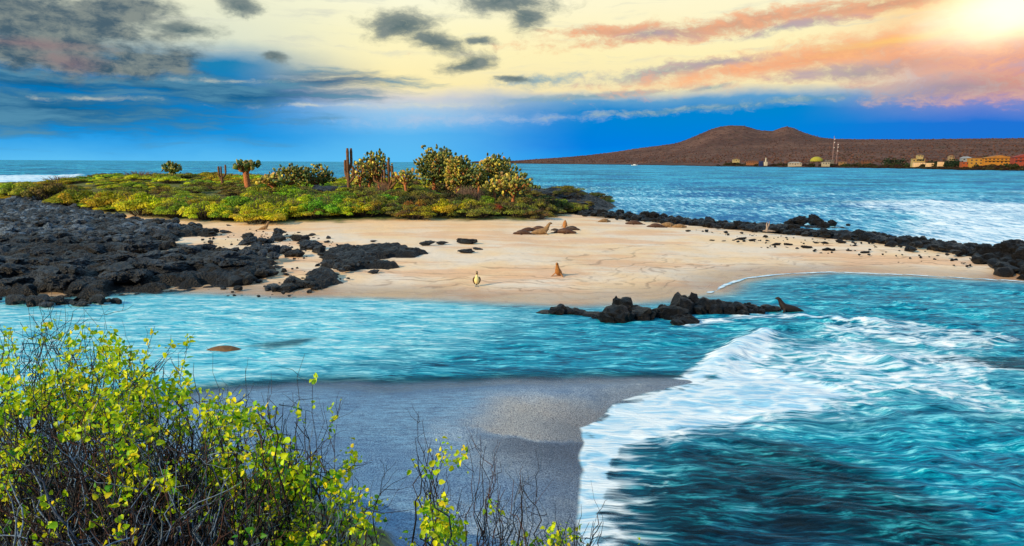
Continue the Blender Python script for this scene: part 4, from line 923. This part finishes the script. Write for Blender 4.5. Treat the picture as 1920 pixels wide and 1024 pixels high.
# ------------------------------------------------------------------ far shore: headland, scrub, trees, houses, masts, boats
def hor(px): return 300 + .0053 * px - .05
def dshore(px): return np.interp(px, [900, 960, 1040, 1200, 1340, 1500, 1700, 1800, 1920, 2500], [5200, 4600, 3600, 2700, 1680, 1450, 1280, 1050, 980, 900])
PROF = np.array([(880, 304), (940, 304), (975, 302), (1000, 300), (1050, 297), (1100, 293), (1150, 287), (1200, 280), (1235, 276), (1265, 272), (1282, 267), (1300, 260), (1315, 254), (1330, 248), (1345, 244), (1362, 242), (1390, 243), (1405, 247), (1420, 251), (1445, 252.5), (1458, 248), (1470, 245.5), (1482, 248), (1500, 255),
                 (1520, 261), (1535, 265), (1560, 267.5), (1600, 268.5), (1700, 270), (1920, 271.5), (2600, 276)])
def headland():
    pxs = np.concatenate([np.arange(885, 1960, 1.5), np.arange(1960, 2600, 8)]); us = np.concatenate([np.linspace(0, .12, 22)[:-1], np.linspace(.12, 1, 90), np.linspace(1.02, 1.6, 14)])
    PX, U = np.meshgrid(pxs, us); az = np.array([AE(p, 309)[0] for p in pxs]); AZ = np.broadcast_to(az, PX.shape)
    ds = dshore(PX) * (1 + .03 * (fbm(PX * .05, PX * 0, 4, 3) - .5)); RR = 5200.0; r = ds + (RR - ds) * U ** 1.25
    yp = np.interp(PX, PROF[:, 0], PROF[:, 1]); hp = CAM_H + (hor(PX) - yp) / F * RR * 1.0
    # broad lower apron with the cinder cones rising from its back
    apr = np.interp(PX, [880, 1000, 1200, 1400, 1550, 1700, 2600], [304, 301, 286, 276, 272, 271, 276]); ha = CAM_H + (hor(PX) - apr) / F * RR
    cone = np.maximum(hp - ha, 0)
    h = np.minimum(hp, ha) * sst(U, -.3, 1.0) ** 1.6 * 1.0 + cone * np.exp(-((np.clip(1 - U, 0, 9)) / .22) ** 2)
    h = h - 1.0 * (h - 0) * 0 + 3.2 * sst(U, 0, .01) - (sst(0.0 + 0 * U, -.3, 1.0) ** 1.6) * np.minimum(hp, ha) * (1 - sst(U, 0, .2))
    h = np.where(U > 1, hp - (U - 1) * 160, h) 
    X = np.sin(AZ) * r; Y = np.cos(AZ) * r
    h = h + (fbm(X * .02, Y * .02, 4, 8) - .5) * 5 * sst(U, .05, .3) + (fbm(X * .004, Y * .004, 4, 9) - .5) * 16 * sst(U, .15, .5) * sst(U, 1.0, .7)
    h = np.where(U > 0, (h - CAM_H) * np.clip(r / RR, 0, 1) ** .75 + CAM_H * np.clip(r / RR, .3, 1), h)
    h[0] = -4
    m, n = X.shape; i = np.arange(m - 1)[:, None]; j = np.arange(n - 1)[None, :]
    f = np.stack([i * n + j, i * n + j + 1, (i + 1) * n + j + 1, (i + 1) * n + j], -1).reshape(-1, 4)
    me = mesh_np('hills', np.stack([X, Y, h], -1).reshape(-1, 3), [f])
    attr(me, 'mask', np.stack([sst(.035 - U, 0, .03).ravel()] * 4, -1))
    m_, t = mat('dry_hill'); pos = t.n('NewGeometry', out=None).outputs['Position']
    n1 = t.noise(pos, .003, 6, .65); n2 = t.noise(pos, .03, 5, .7); mk_ = t.n('SeparateColor', {0: t.n('VertexColor', layer_name='mask')}, out=None)
    c = t.mix(t.ss(n1, .38, .62), srgb(86, 62, 54), srgb(108, 80, 68)); c = t.mix(t.ss(n2, .45, .62, 0, .75), c, srgb(58, 38, 36))
    c = t.mix(t.ss(t.noise(pos, .011, 4, .6), .55, .68, 0, .5), c, srgb(70, 62, 44))
    c = t.mix(mk_.outputs[0], c, srgb(26, 20, 20)); finish(t, c, .95, n2, .45, 10, .1)
    me.materials.append(m_); o = bpy.data.objects.new('hills', me); COL.objects.link(o); tag(o, 'brown dry hill with two rounded cones across the bay', None, None, 'structure')
    # leafless scrub covering the slopes
    g = np.random.default_rng(5); mb = MB(); v, f2 = ico(1)
    k = 9000; ii = g.integers(24, len(us) - 15, k); jj = g.integers(0, len(pxs) - 2, k)
    for a, b in zip(ii, jj):
        p = np.array([X[a, b], Y[a, b], h[a, b]]) + [g.uniform(-12, 12), g.uniform(-8, 8), 0]; s = g.uniform(1.6, 3.6)
        w = v * s * g.uniform(.5, 1.2, (len(v), 1)) * [1, 1, .8]; c = srgb(*random.choice([(92, 62, 52), (76, 52, 46), (104, 72, 60), (66, 52, 42)]))
        mb.add(w + p + [0, 0, s * .3], f2, c)
    o = mb.build('scrub', vcol_mat('scrub', .95, 0, .2, .2, .1), smooth=False); tag(o, 'leafless grey-brown scrub covering the far hill', 'scrub', None, 'stuff')
    me_ = bpy.data.objects['hills'].data
    def hh(px, d):
        q = int(np.argmin(np.abs(pxs - px))); return float(np.interp(d, r[:, q], h[:, q]))
    return hh
HH = headland()
M_CT = vcol_mat('coast_leaf', .8, .15, .3, .25, .2, .3)
def coast_proto(seed, pal, h, r):
    g = np.random.default_rng(seed); root = empty('coastal_tree'); t_ = MB(); tube(t_, [(0, 0, 0), (.2, 0, h * .3), (0, .1, h * .6)], [.35, .28, .15], 6); t_.build('trunk', M_STEM, root)
    mb = MB(); v, f = ico(1)
    for k in range(70):
        a = g.uniform(0, 6.28); rr = r * math.sqrt(g.random()); z = h * g.uniform(.35, 1) - (rr / r) ** 2 * h * .35; s = g.uniform(.35, .9)
        mb.add(v * s * g.uniform(.6, 1.2, (len(v), 1)) + [math.cos(a) * rr, math.sin(a) * rr, z], f, srgb(*pal[g.integers(len(pal))]))
    mb.build('crown', M_CT, root, smooth=False); return root
CP = [coast_proto(1, [(30, 44, 22), (44, 54, 24), (62, 66, 28)], 7, 4), coast_proto(2, [(50, 40, 24), (70, 56, 30), (40, 46, 22)], 5, 5), coast_proto(3, [(26, 40, 24), (36, 52, 28)], 10, 4.5)]
CU = set()
def ctree(px, d, s, k=None, lab='dark tree or bush in the belt along the far shore', grp='trees along the far shore'):
    p = CP[k if k is not None else random.randrange(3)]; o = p if p.name not in CU else copy_tree(p); CU.add(p.name)
    q = PD(px, hor(px), d); o.location = (q[0], d, HH(px, d / math.cos(AE(px, 309)[0])) - .6); o.scale = (s * 1.3, s * 1.3, s); o.rotation_euler = (0, 0, random.uniform(0, 6.28)); tag(o, lab, 'tree', grp)
for k in range(230):
    px = 1345 + (1930 - 1345) * random.random() ** .9; dd = float(dshore(px)) * math.cos(AE(px, 309)[0]) * random.uniform(1.02, 1.09); ctree(px, dd, random.uniform(.6, 1.25), random.choice([0, 1, 1]))
for k in range(70): px = random.uniform(1640, 1930); ctree(px, float(dshore(px)) * math.cos(AE(px, 309)[0]) * random.uniform(1.008, 1.022), random.uniform(.45, .75), 1)
for k in range(14): px = random.uniform(1740, 1800); ctree(px, float(dshore(px)) * math.cos(AE(px, 309)[0]) * 1.05, random.uniform(1.0, 1.5), 2)
for px in (1845, 1850, 1856, 1662, 1668, 1674, 1680, 1690): ctree(px, float(dshore(px)) * math.cos(AE(px, 309)[0]) * 1.10, 1.6, 2, 'taller dark tree standing above the belt behind the houses', 'taller trees behind the far houses')
WIN = plain('window_glass', (.03, .035, .04, 1), .2, 3, .1, .6)
def house(x0, x1, yt, yb, col, roofc, label, storeys=1, roof='flat', depth=10, fac=1.035, name='house', cat='house', balc=False):
    pxc = (x0 + x1) / 2; d = float(dshore(pxc)) * math.cos(AE(pxc, 309)[0]) * fac; a = PD(x0, yb, d); b = PD(x1, yb, d); zt = PD(pxc, yt, d)[2]; zb = PD(pxc, yb, d)[2]
    W = b[0] - a[0]; H = zt - zb; root = empty(name, ((a[0] + b[0]) / 2, d, zb), -AE(pxc, 309)[0] * .5, label, cat); root.scale = (.95, .95, .78)
    wm = plain('wall_paint', tuple(q * .45 for q in srgb(*col)[:3]), .85, .4, .12); rm = plain('roof', tuple(q * .42 for q in srgb(*roofc)[:3]), .8, .5, .2)
    rh = {'flat': .12, 'gable': .38, 'hip': .35}[roof] * H; wh = H - rh
    mb = MB(); box(mb, (0, depth / 2, (wh - 5) / 2), (W, depth, wh + 5)); mb.build('wall', wm, root, False)
    mb = MB()
    if roof == 'flat': box(mb, (0, depth / 2, wh + rh / 2), (W * 1.05, depth * 1.06, rh))
    else:
        w = W * .54; o = depth * .56; c = depth / 2; q = 0.0 if roof == 'gable' else W * .28
        v = [(-w, c - o, wh), (w, c - o, wh), (w, c + o, wh), (-w, c + o, wh), (-w + q, c, wh + rh), (w - q, c, wh + rh)] if roof == 'hip' else [(-w, c - o, wh), (w, c - o, wh), (w, c + o, wh), (-w, c + o, wh), (0, c - o, wh + rh), (0, c + o, wh + rh)]
        if roof == 'hip': mb.add(v[:4], [[0, 3, 2, 1]]); k = mb.n; mb.add(v, [[0, 1, 5, 4], [2, 3, 4, 5]]); mb.add(v, [[1, 2, 5], [3, 0, 4]])
        else: mb.add(v, [[0, 3, 2, 1], [0, 4, 5, 3], [1, 2, 5, 4]]); mb.add(v, [[0, 1, 4], [2, 3, 5]])
    mb.build('roof', rm, root, False)
    nw = max(2, int(W / 4.5)); sh = wh / storeys
    for s_ in range(storeys):
        for k in range(nw):
            cx = -W / 2 + W * (k + .5) / nw
            if s_ == 0 and k == nw // 2: mb = MB(); box(mb, (cx, -.05, sh * .40), (min(1.6, W / nw * .5), .16, sh * .72)); mb.build('door', WIN, root, False); continue
            mb = MB(); box(mb, (cx, -.05, sh * (s_ + .55)), (min(2.2, W / nw * .5), .14, sh * .36)); mb.build('window', WIN, root, False)
        if balc and s_ > 0:
            mb = MB(); box(mb, (0, -.9, sh * s_), (W * .9, 1.8, .25)); box(mb, (0, -1.7, sh * s_ + .6), (W * .9, .12, 1.0)); mb.build('balcony', wm, root, False)
    return root
CRM = (236, 214, 150); WH = (228, 220, 206)
house(1374, 1387, 296.5, 302, CRM, (214, 190, 130), 'small cream hut leftmost on the far shore', fac=1.06, roof='gable')
house(1400, 1423, 299.5, 306.5, (196, 130, 84), (150, 92, 62), 'low orange-brown house left of the white obelisk', roof='hip')
house(1424, 1431, 301, 308, (40, 62, 130), (60, 80, 150), 'tiny blue hut beside the white obelisk', fac=1.02)
house(1479, 1503, 302, 309.5, (238, 224, 200), (230, 222, 210), 'low wide white building centred on the far shore', roof='hip', fac=1.03)
house(1542, 1556, 302.5, 308.5, (232, 222, 190), (206, 200, 190), 'white box building right of the thatched roof', fac=1.03)
house(1549, 1564, 299, 303.5, (150, 140, 130), (196, 190, 184), 'grey-roofed building behind the white box building', fac=1.07)
house(1574, 1587, 300.5, 307, (190, 150, 100), (160, 110, 80), 'small tan house left of the brown hip-roofed hut', roof='hip', fac=1.05)
house(1616, 1631, 297.5, 304, (150, 98, 70), (132, 84, 66), 'brown hip-roofed hut between the masts and the cream villa', roof='hip', fac=1.08)
house(1711, 1733, 294, 309, (238, 204, 130), (214, 178, 118), 'cream two-storey villa on the far shore', 2, balc=True)
house(1721, 1731, 288.5, 294, (236, 206, 140), (200, 150, 100), 'small cream upper block rising above the villa', fac=1.04, roof='hip')
house(1781, 1789, 289.5, 296, (214, 178, 130), (190, 150, 110), 'narrow pale house among the dark trees', roof='gable', fac=1.09)
house(1804, 1821, 291, 302, (190, 196, 204), (208, 214, 220), 'grey-white roofed house left of the yellow house', roof='hip', fac=1.07)
house(1804, 1817, 302, 308.5, (214, 110, 60), (190, 90, 60), 'small red-orange shed below the grey-white roof', fac=1.03)
house(1818, 1842, 293, 309, (240, 178, 76), (226, 160, 70), 'orange-yellow two-storey house left of the largest building', 2, fac=1.04)
house(1847, 1902, 287, 306, (244, 166, 62), (236, 160, 72), 'largest orange building with a wide pitched roof at right', 2, 'gable', 16, 1.07, balc=True)
house(1903, 1940, 284, 306, (206, 92, 66), (196, 84, 66), 'red-brown house at the right edge of the far shore', 2, 'gable', 14, 1.05, balc=True)
def coast_obj(px, fac=1.03):
    d = float(dshore(px)) * math.cos(AE(px, 309)[0]) * fac; return d
def sea_wall(x0, x1, yt, yb, label):
    pxc = (x0 + x1) / 2; d = coast_obj(pxc, 1.02); a = PD(x0, yb, d); b = PD(x1, yb, d); z = PD(pxc, yt, d)[2]; mb = MB(); H = z - a[2]
    box(mb, (0, 0, H / 2 - 1.5), (b[0] - a[0], .5, H + 3)); box(mb, (0, 0, H + .12), (b[0] - a[0] + .3, .8, .24)); 
    for k in range(8): box(mb, ((b[0] - a[0]) * (k / 7 - .5), -.1, H / 2 - 1.4), (.6, .8, H + 3.2))
    o = mb.build('garden_wall', plain('wall_white', srgb(232, 196, 150), .85), smooth=False, loc=((a[0] + b[0]) / 2, d, a[2])); tag(o, label, 'wall')
sea_wall(1712, 1734, 305, 309.5, 'white garden wall in front of the cream villa'); sea_wall(1736, 1756, 306, 309, 'white garden wall right of the cream villa'); sea_wall(1758, 1769, 304, 308, 'short pale wall piece beside the trees')
def thatch():
    px = 1531; d = coast_obj(px); q = PD(px, 303, d); r_ = 12 / F * d; hgt = 9 / F * d; root = empty('thatched_pavilion', q, 0, 'open pavilion with a domed yellow-green thatched roof', 'pavilion')
    mb = MB(); v, f = ico(3); w = v * [r_, r_ * .8, hgt]; w[:, 2] = np.maximum(w[:, 2], 0); mb.add(w, f); mb.build('roof', plain('thatch', srgb(150, 144, 52), .9, .8, .3), root)
    for k in range(8):
        a = k / 8 * 6.28; mb = MB(); tube(mb, [(math.cos(a) * r_ * .85, math.sin(a) * r_ * .65, -7), (math.cos(a) * r_ * .85, math.sin(a) * r_ * .65, .2)], .3, 6); mb.build('post', M_STEM, root)
    mb = MB(); tube(mb, [(0, 0, hgt * .9), (0, 0, hgt * 1.8)], .25, 6); mb.build('finial', M_STEM, root)
thatch()
def obelisk():
    px = 1435.5; d = coast_obj(px, 1.02); q = PD(px, 309, d); h = 13 / F * d; w = 5 / F * d; root = empty('lighthouse', q, 0, 'slim white lighthouse tower on the far shore', 'lighthouse'); m = plain('tower_white', srgb(190, 180, 158), .8)
    mb = MB(); box(mb, (0, 0, h * .2 - 1), (w, w, h * .4 + 2)); mb.build('base', m, root, False); mb = MB(); tube(mb, [(0, 0, h * .38), (0, 0, h * .9)], [w * .28, w * .2], 12); mb.build('tower', m, root); mb = MB(); tube(mb, [(0, 0, h * .9), (0, 0, h)], [w * .25, w * .05], 12); mb.build('cap', m, root)
obelisk()
def mast(px, yt, yb, label, w=.9):
    d = coast_obj(px, 1.10); q = PD(px, yb, d); h = (yb - yt) / F * d; root = empty('radio_mast', q, 0, label, 'radio mast'); m = plain('mast_steel', srgb(150, 120, 116), .6)
    mb = MB(); n = 9
    for k in range(3):
        a = k * 2.094; tube(mb, [(math.cos(a) * w, math.sin(a) * w, -4), (math.cos(a) * w * .35, math.sin(a) * w * .35, h)], .17, 4)
    for j in range(n * 2):
        z0 = h * j / (n * 2); z1 = h * (j + 1) / (n * 2); s0 = w * (1 - .65 * z0 / h); s1 = w * (1 - .65 * z1 / h)
        for k in range(3): a = k * 2.094; b = a + 2.094; tube(mb, [(math.cos(a) * s0, math.sin(a) * s0, z0), (math.cos(b) * s1, math.sin(b) * s1, z1)], .15, 4, cap=False)
    mb.build('lattice', m, root, False)
    for z in (.55, .75, .88):
        mb = MB(); tube(mb, [(0, -w, h * z), (0, -w - .7, h * z)], [.2, 1.0], 10); mb.build('antenna', plain('dish', srgb(226, 220, 214), .6), root)
mast(1561, 257, 303, 'taller of the two radio masts on the far shore', 1.5); mast(1568.5, 268, 303, 'shorter radio mast right of the tallest one', 1.1)
for px, yt, yb in ((1478, 298, 306), (1456, 297, 305), (1513, 299, 307), (1611, 293, 303), (1677, 292, 304), (1577, 293, 302), (1604, 294, 303)):
    d = coast_obj(px, 1.06); q = PD(px, yb, d); h = (yb - yt) / F * d; root = empty('utility_pole', q, 0, 'thin utility pole among the trees of the far shore', 'pole', 'utility poles on the far shore')
    mb = MB(); tube(mb, [(0, 0, -3), (0, 0, h)], .28, 6); mb.build('post', M_STEM, root); mb = MB(); box(mb, (0, 0, h - 1), (3, .3, .3)); mb.build('crossarm', M_STEM, root, False)
def boat(px, py, L, label):
    q = P(px, py, 0); root = empty('motor_boat', q, .1, label, 'boat'); m = plain('boat_white', srgb(240, 236, 226), .5)
    xs = np.linspace(-1, 1, 13); mb = MB(); rings = []
    for x in xs:
        w = .17 * (1 - max(0, x) ** 2.2) + .004; rings.append([(x * .5, -w, .12 + .05 * max(0, x)), (x * .5, -w * .7, -.03), (x * .5, w * .7, -.03), (x * .5, w, .12 + .05 * max(0, x))])
    v = np.array(rings).reshape(-1, 3) * L; f = [[i * 4 + j, i * 4 + (j + 1) % 4, (i + 1) * 4 + (j + 1) % 4, (i + 1) * 4 + j] for i in range(12) for j in range(4)]; mb.add(v, f); mb.add(v[:4], [[3, 2, 1, 0]])
    mb.build('hull', m, root, False); mb = MB(); box(mb, (-.05 * L, 0, .17 * L), (.32 * L, .22 * L, .10 * L)); mb.build('cabin', m, root, False); mb = MB(); box(mb, (.08 * L, 0, .19 * L), (.08 * L, .20 * L, .05 * L)); mb.build('windscreen', WIN, root, False)
boat(1190, 310.7, 17, 'small white boat on open water below the left hill slope'); boat(1489, 311.8, 13, 'small white boat in front of the low wide white building')
# ------------------------------------------------------------------ foreground shrubs on the bank below the viewer
M_FLEAF = vcol_mat('salt_bush_leaf', .5, .42, 30, .22, .3, 0, .35, .004)
M_FBR = vcol_mat('twig_bark', .75, 0, 60, .4, .3, 0, .6, .004)
LEAFP = []
for k in range(4):
    g_ = np.random.default_rng(60 + k); c = g_.uniform(.10, .28); b = g_.uniform(-.1, .25)
    # heart shaped leaf: midrib points and side points, cupped
    mid = [(0, 0, 0), (.35, 0, -b * .25), (.75, 0, -b * .6), (1, 0, -b)]
    ls = [(-.02, .26, c * .9), (.35, .42, c), (.75, .24, c * .5 - b * .5)]
    v = np.array(mid + ls + [(x, -y, z) for x, y, z in ls])
    f3 = np.array([[0, 5, 4], [0, 1, 5], [2, 3, 6], [0, 7, 8], [0, 8, 1], [2, 9, 3]]); f4 = np.array([[1, 2, 6, 5], [1, 8, 9, 2]])
    LEAFP.append((v, f3, f4))
LCOL = [np.array(srgb(*c)[:3]) for c in ((236, 238, 30), (216, 232, 24), (186, 222, 24), (136, 196, 34), (244, 226, 36), (200, 226, 36), (84, 158, 44))]
def add_leaves(mb, pos, dirs, size, g, yel=.5):
    n = len(pos)
    for i in range(n):
        v, f3, f4 = LEAFP[g.integers(4)]; d = dirs[i] + g.normal(0, .45, 3) + [0, 0, -.1]; d /= np.linalg.norm(d)
        nz_ = g.normal(0, .7, 3) + [-.2, -.3, .9]; a = np.cross(nz_, d); a /= np.linalg.norm(a) + 1e-9; u = np.cross(d, a)
        s = size * g.uniform(.4, 1.1); w = (v * s) @ np.stack([d, a, u]) + pos[i]
        k = g.integers(0, 3) if g.random() < yel else g.integers(2, 7); c = LCOL[k] * g.uniform(.75, 1.15)
        k0 = mb.n; mb.v.append(w); mb.n += len(w); mb.order.append(f3 + k0); mb.order.append(f4 + k0); cc = np.ones((len(w), 4)); cc[:, :3] = c; mb.c.append(cc)
def walk(a, b, g, wob, n=9, sag=0.0):
    t = np.linspace(0, 1, n)[:, None]; L = np.linalg.norm(b - a); nzp = np.cumsum(g.normal(0, 1, (n, 3)), 0); nzp -= t * nzp[-1]
    p = a + (b - a) * t + nzp * wob * L / n; p[:, 2] += np.sin(t[:, 0] * math.pi) * sag * L; return p
BARK = [srgb(74, 48, 40), srgb(40, 32, 34), srgb(50, 44, 46), srgb(104, 124, 148), srgb(44, 56, 76), srgb(24, 22, 26)]
def bush(label, cat, area, depth, base_px, nstem, ntwig, nleaf, seed, leafy_top, size=.045, yel=.55, name='leafy_shrub', rstem=.008):
    """area: picture polygon the stem tips fill; depth(px, py) -> metres; base_px: range of root positions."""
    g = np.random.default_rng(seed); pg = np.array(area, float); lo = pg.min(0); hi = pg.max(0)
    tips = []
    while len(tips) < nstem:
        p = g.uniform(lo, hi)
        if sdf(p[:1], p[1:], pg)[0] > 0: tips.append(p)
    br = MB(); lf = MB(); segs = []; lp = []; ld = []
    x0 = PD((base_px[0] + base_px[1]) / 2, 900, depth(0, 0))[0]; org = np.array([x0, depth(0, 0), hz(x0, depth(0, 0))])
    for q in tips:
        d = depth(q[0], q[1]) + g.normal(0, .28); tip = PD(q[0], q[1], d)
        bx = g.uniform(*base_px); bx = .55 * bx + .45 * q[0] + g.normal(0, 30); db = d + g.uniform(-.5, .35); b = PD(bx, 900, db); b[2] = hz(b[0], b[1]) - .03
        tube(br, walk(org + [0, 0, -.16], b + [0, 0, -.05], g, .1, 5), .007, 4, BARK[1], False)
        L = np.linalg.norm(tip - b); path = walk(b, tip, g, .35, 11, g.uniform(-.05, .12))
        c = BARK[g.integers(len(BARK))]
        r0 = rstem * g.uniform(.6, 1.3); tube(br, path, np.linspace(r0, r0 * .25, 11), 5, c, False)
        segs.append((path, q))
    for k in range(ntwig):
        path, q = segs[g.integers(len(segs))]; i = g.integers(3, 10); a = path[i]; dr = path[i] - path[i - 1]; dr /= np.linalg.norm(dr); dr = dr * .7 + g.normal(0, .55, 3) + [0, 0, .25]; dr /= np.linalg.norm(dr)
        L = g.uniform(.12, .42); e = a + dr * L; p2 = walk(a, e, g, .4, 6); tube(br, p2, np.linspace(rstem * .45, rstem * .14, 6), 4, BARK[g.integers(len(BARK))], False)
        segs.append((np.vstack([np.repeat(p2[:1], 5, 0), p2]), q))
        if g.random() < .5:
            a3 = p2[3]; e3 = a3 + (dr + g.normal(0, .6, 3)) * L * .5; tube(br, walk(a3, e3, g, .4, 5), np.linspace(rstem * .25, rstem * .1, 5), 4, BARK[g.integers(len(BARK))], False)
    # leaves in tufts along the outer part of the stems, only where the crown is leafy
    cnt = 0; tries = 0
    RI = RN.T
    while cnt < nleaf and tries < nleaf * 12:
        tries += 1; path, q = segs[g.integers(len(segs))]; u = 10 - abs(g.normal(0, 2.8)); u = np.clip(u, 3, 10); i = int(u) if u < 10 else 9; i = min(i, len(path) - 2); p = path[i] + (path[i + 1] - path[i]) * (u - int(u) if u < 10 else 1)
        c = RI @ (p - [0, 0, CAM_H]); sy = 512 - F * c[1] / -c[2]; sx = 960 + F * c[0] / -c[2]
        cl = float(fbm(np.array([sx / 46.0]), np.array([sy / 40.0]), 2, seed)[0])
        if g.random() > leafy_top(sx, sy) * np.clip((cl - .33) * 6, .04, 1): continue
        m = int(g.integers(6, 18)); pp = p + g.normal(0, .034, (m, 3)); add_leaves(lf, pp, pp - p + (path[i + 1] - path[i]), size, g, yel); cnt += m
    root = empty(name, (0, 0, 0), 0, label, cat)
    o1 = br.build('branches', M_FBR, root)
    if lf.n: lf.build('leaves', M_FLEAF, root)
    root.location = org
    for ch in root.children: ch.data.transform(Matrix.Translation(-Vector(org)))
    return root
def lt_main(sx, sy):
    top = np.interp(sx, [0, 60, 200, 300, 420, 560, 640, 720], [610, 620, 640, 660, 740, 760, 800, 870])
    d = sy - top
    if sx > 440: return 1.0 if d < 150 else .55
    return 1.0 if d < 170 else (.6 if d < 260 else .28)
bush('dense leafy yellow-green shrub filling the left edge of the foreground', 'shrub', [(-60, 640), (0, 610), (60, 618), (130, 628), (200, 625), (280, 640), (300, 700), (260, 860), (120, 950), (-60, 960)], lambda a, b: 4.6 if b < 1 else 5.3 - (b - 600) / 400 * 1.6, (-60, 300), 250, 520, 6200, 201, lt_main)
bush('leafy yellow-green shrub with dark tangled base in the middle of the foreground mass', 'shrub', [(200, 660), (270, 650), (330, 700), (345, 730), (420, 742), (470, 760), (450, 860), (330, 900), (220, 880)], lambda a, b: 4.4 if b < 1 else 5.0 - (b - 640) / 300 * .9, (180, 460), 170, 400, 4000, 202, lt_main)
bush('sprawling green shrub with reddish stems right of the dark tangle', 'shrub', [(440, 760), (480, 745), (540, 750), (600, 780), (590, 830), (640, 850), (700, 890), (715, 940), (700, 1030), (520, 1030), (480, 900)], lambda a, b: 4.1 if b < 1 else 4.6 - (b - 740) / 300 * .7, (470, 690), 105, 300, 3600, 203, lt_main, yel=.35)
bush('upright leafy sprig standing alone before the grey gravel', 'sprig', [(758, 822), (800, 826), (838, 838), (832, 890), (850, 930), (872, 980), (810, 1000), (780, 900)], lambda a, b: 4.1, (800, 850), 20, 44, 620, 204, lambda a, b: 1.0, .042, .6, 'leafy_sprig')
bush('low leafy sprig at the bottom edge nearest the white foam', 'sprig', [(960, 1010), (1020, 985), (1050, 975), (1100, 965), (1145, 985), (1120, 1024), (980, 1024)], lambda a, b: 4.0, (990, 1110), 22, 46, 420, 205, lambda a, b: .9, .04, .5, 'leafy_sprig')
none = lambda a, b: 0.0
bush('bare dark twiggy plant between the two leafy sprigs', 'bare twigs', [(860, 830), (890, 820), (940, 835), (1000, 890), (1010, 960), (900, 980)], lambda a, b: 4.3, (880, 960), 22, 60, 0, 206, none, name='bare_twigs', rstem=.007)
bush('bare grey twigs arching over the channel at the upper left of the foreground', 'bare twigs', [(-30, 575), (60, 560), (160, 575), (215, 620), (120, 650), (-20, 640)], lambda a, b: 5.3, (-60, 150), 28, 80, 60, 207, lambda a, b: .2, name='bare_twigs', rstem=.006)
bush('dark tangle of dead grey branches at the bottom left of the foreground', 'dead shrub', [(-40, 800), (120, 790), (300, 800), (440, 830), (500, 900), (500, 1030), (-40, 1040)], lambda a, b: 4.0 if b < 1 else 4.3 - (b - 800) / 240 * .9, (-60, 480), 210, 480, 700, 208, lambda a, b: .6, name='dead_shrub', rstem=.009)
# long single shoots that break the outline: (base px, tip px, depth, leaves near the tip)
def shoots(items, label, name, cat, seed, r=.007):
    g = np.random.default_rng(seed); root = empty(name, (0, 0, 0), 0, label, cat); br = MB(); lf = MB(); first = None
    for (bx, tx, ty, d, nl) in items:
        b = PD(bx, 960, d); b[2] = hz(b[0], b[1]) - .02; tip = PD(tx, ty, d + g.normal(0, .1)); path = walk(b, tip, g, .22, 14, .03)
        if first is None: first = b.copy()
        tube(br, walk(first + [0, 0, -.14], b + [0, 0, -.04], g, .1, 5), .006, 4, BARK[1], False)
        tube(br, path, np.linspace(r, r * .2, 14), 5, BARK[g.integers(3)], False)
        for k in range(7):
            i = int(g.integers(6, 13)); e = path[i] + (path[i] - path[i - 1]) / np.linalg.norm(path[i] - path[i - 1]) * .12 + g.normal(0, .07, 3); tube(br, walk(path[i], e, g, .3, 4), np.linspace(r * .3, r * .1, 4), 4, BARK[g.integers(3)], False)
        if nl:
            t_ = np.clip(g.uniform(.78, 1, nl) , 0, 1) * 13; pp = np.array([path[min(int(t), 12)] + (path[min(int(t) + 1, 13)] - path[min(int(t), 12)]) * (t % 1) for t in t_]) + g.normal(0, .012, (nl, 3)); add_leaves(lf, pp, g.normal(0, 1, (nl, 3)), .042, g, .7)
    br.build('branches', M_FBR, root)
    if lf.n: lf.build('leaves', M_FLEAF, root)
    root.location = first
    for ch in root.children: ch.data.transform(Matrix.Translation(-Vector(first)))
shoots([(230, 290, 612, 4.9, 34), (300, 352, 628, 4.7, 26), (330, 335, 690, 4.6, 50), (300, 215, 622, 5.0, 60), (260, 130, 632, 5.1, 40)], 'long leafy shoots rising above the left foreground shrub', 'leafy_shoots', 'shoots', 301)
shoots([(480, 640, 745, 4.5, 4), (520, 572, 662, 4.6, 0), (560, 590, 700, 4.5, 6), (470, 505, 715, 4.6, 0), (430, 460, 690, 4.6, 0), (540, 620, 760, 4.4, 12)], 'bare arching twigs above the middle foreground shrub', 'bare_shoots', 'bare twigs', 302, .006)
shoots([(722, 724, 872, 4.0, 0), (786, 784, 772, 4.2, 0), (800, 792, 790, 4.2, 0), (870, 875, 825, 4.2, 0), (880, 938, 828, 4.2, 0), (885, 900, 815, 4.3, 0), (960, 933, 918, 4.1, 0), (965, 976, 905, 4.1, 0), (975, 1000, 930, 4.1, 0), (890, 916, 905, 4.1, 0)], 'tall thin bare stalks standing before the grey gravel', 'bare_stalks', 'bare twigs', 303, .006)
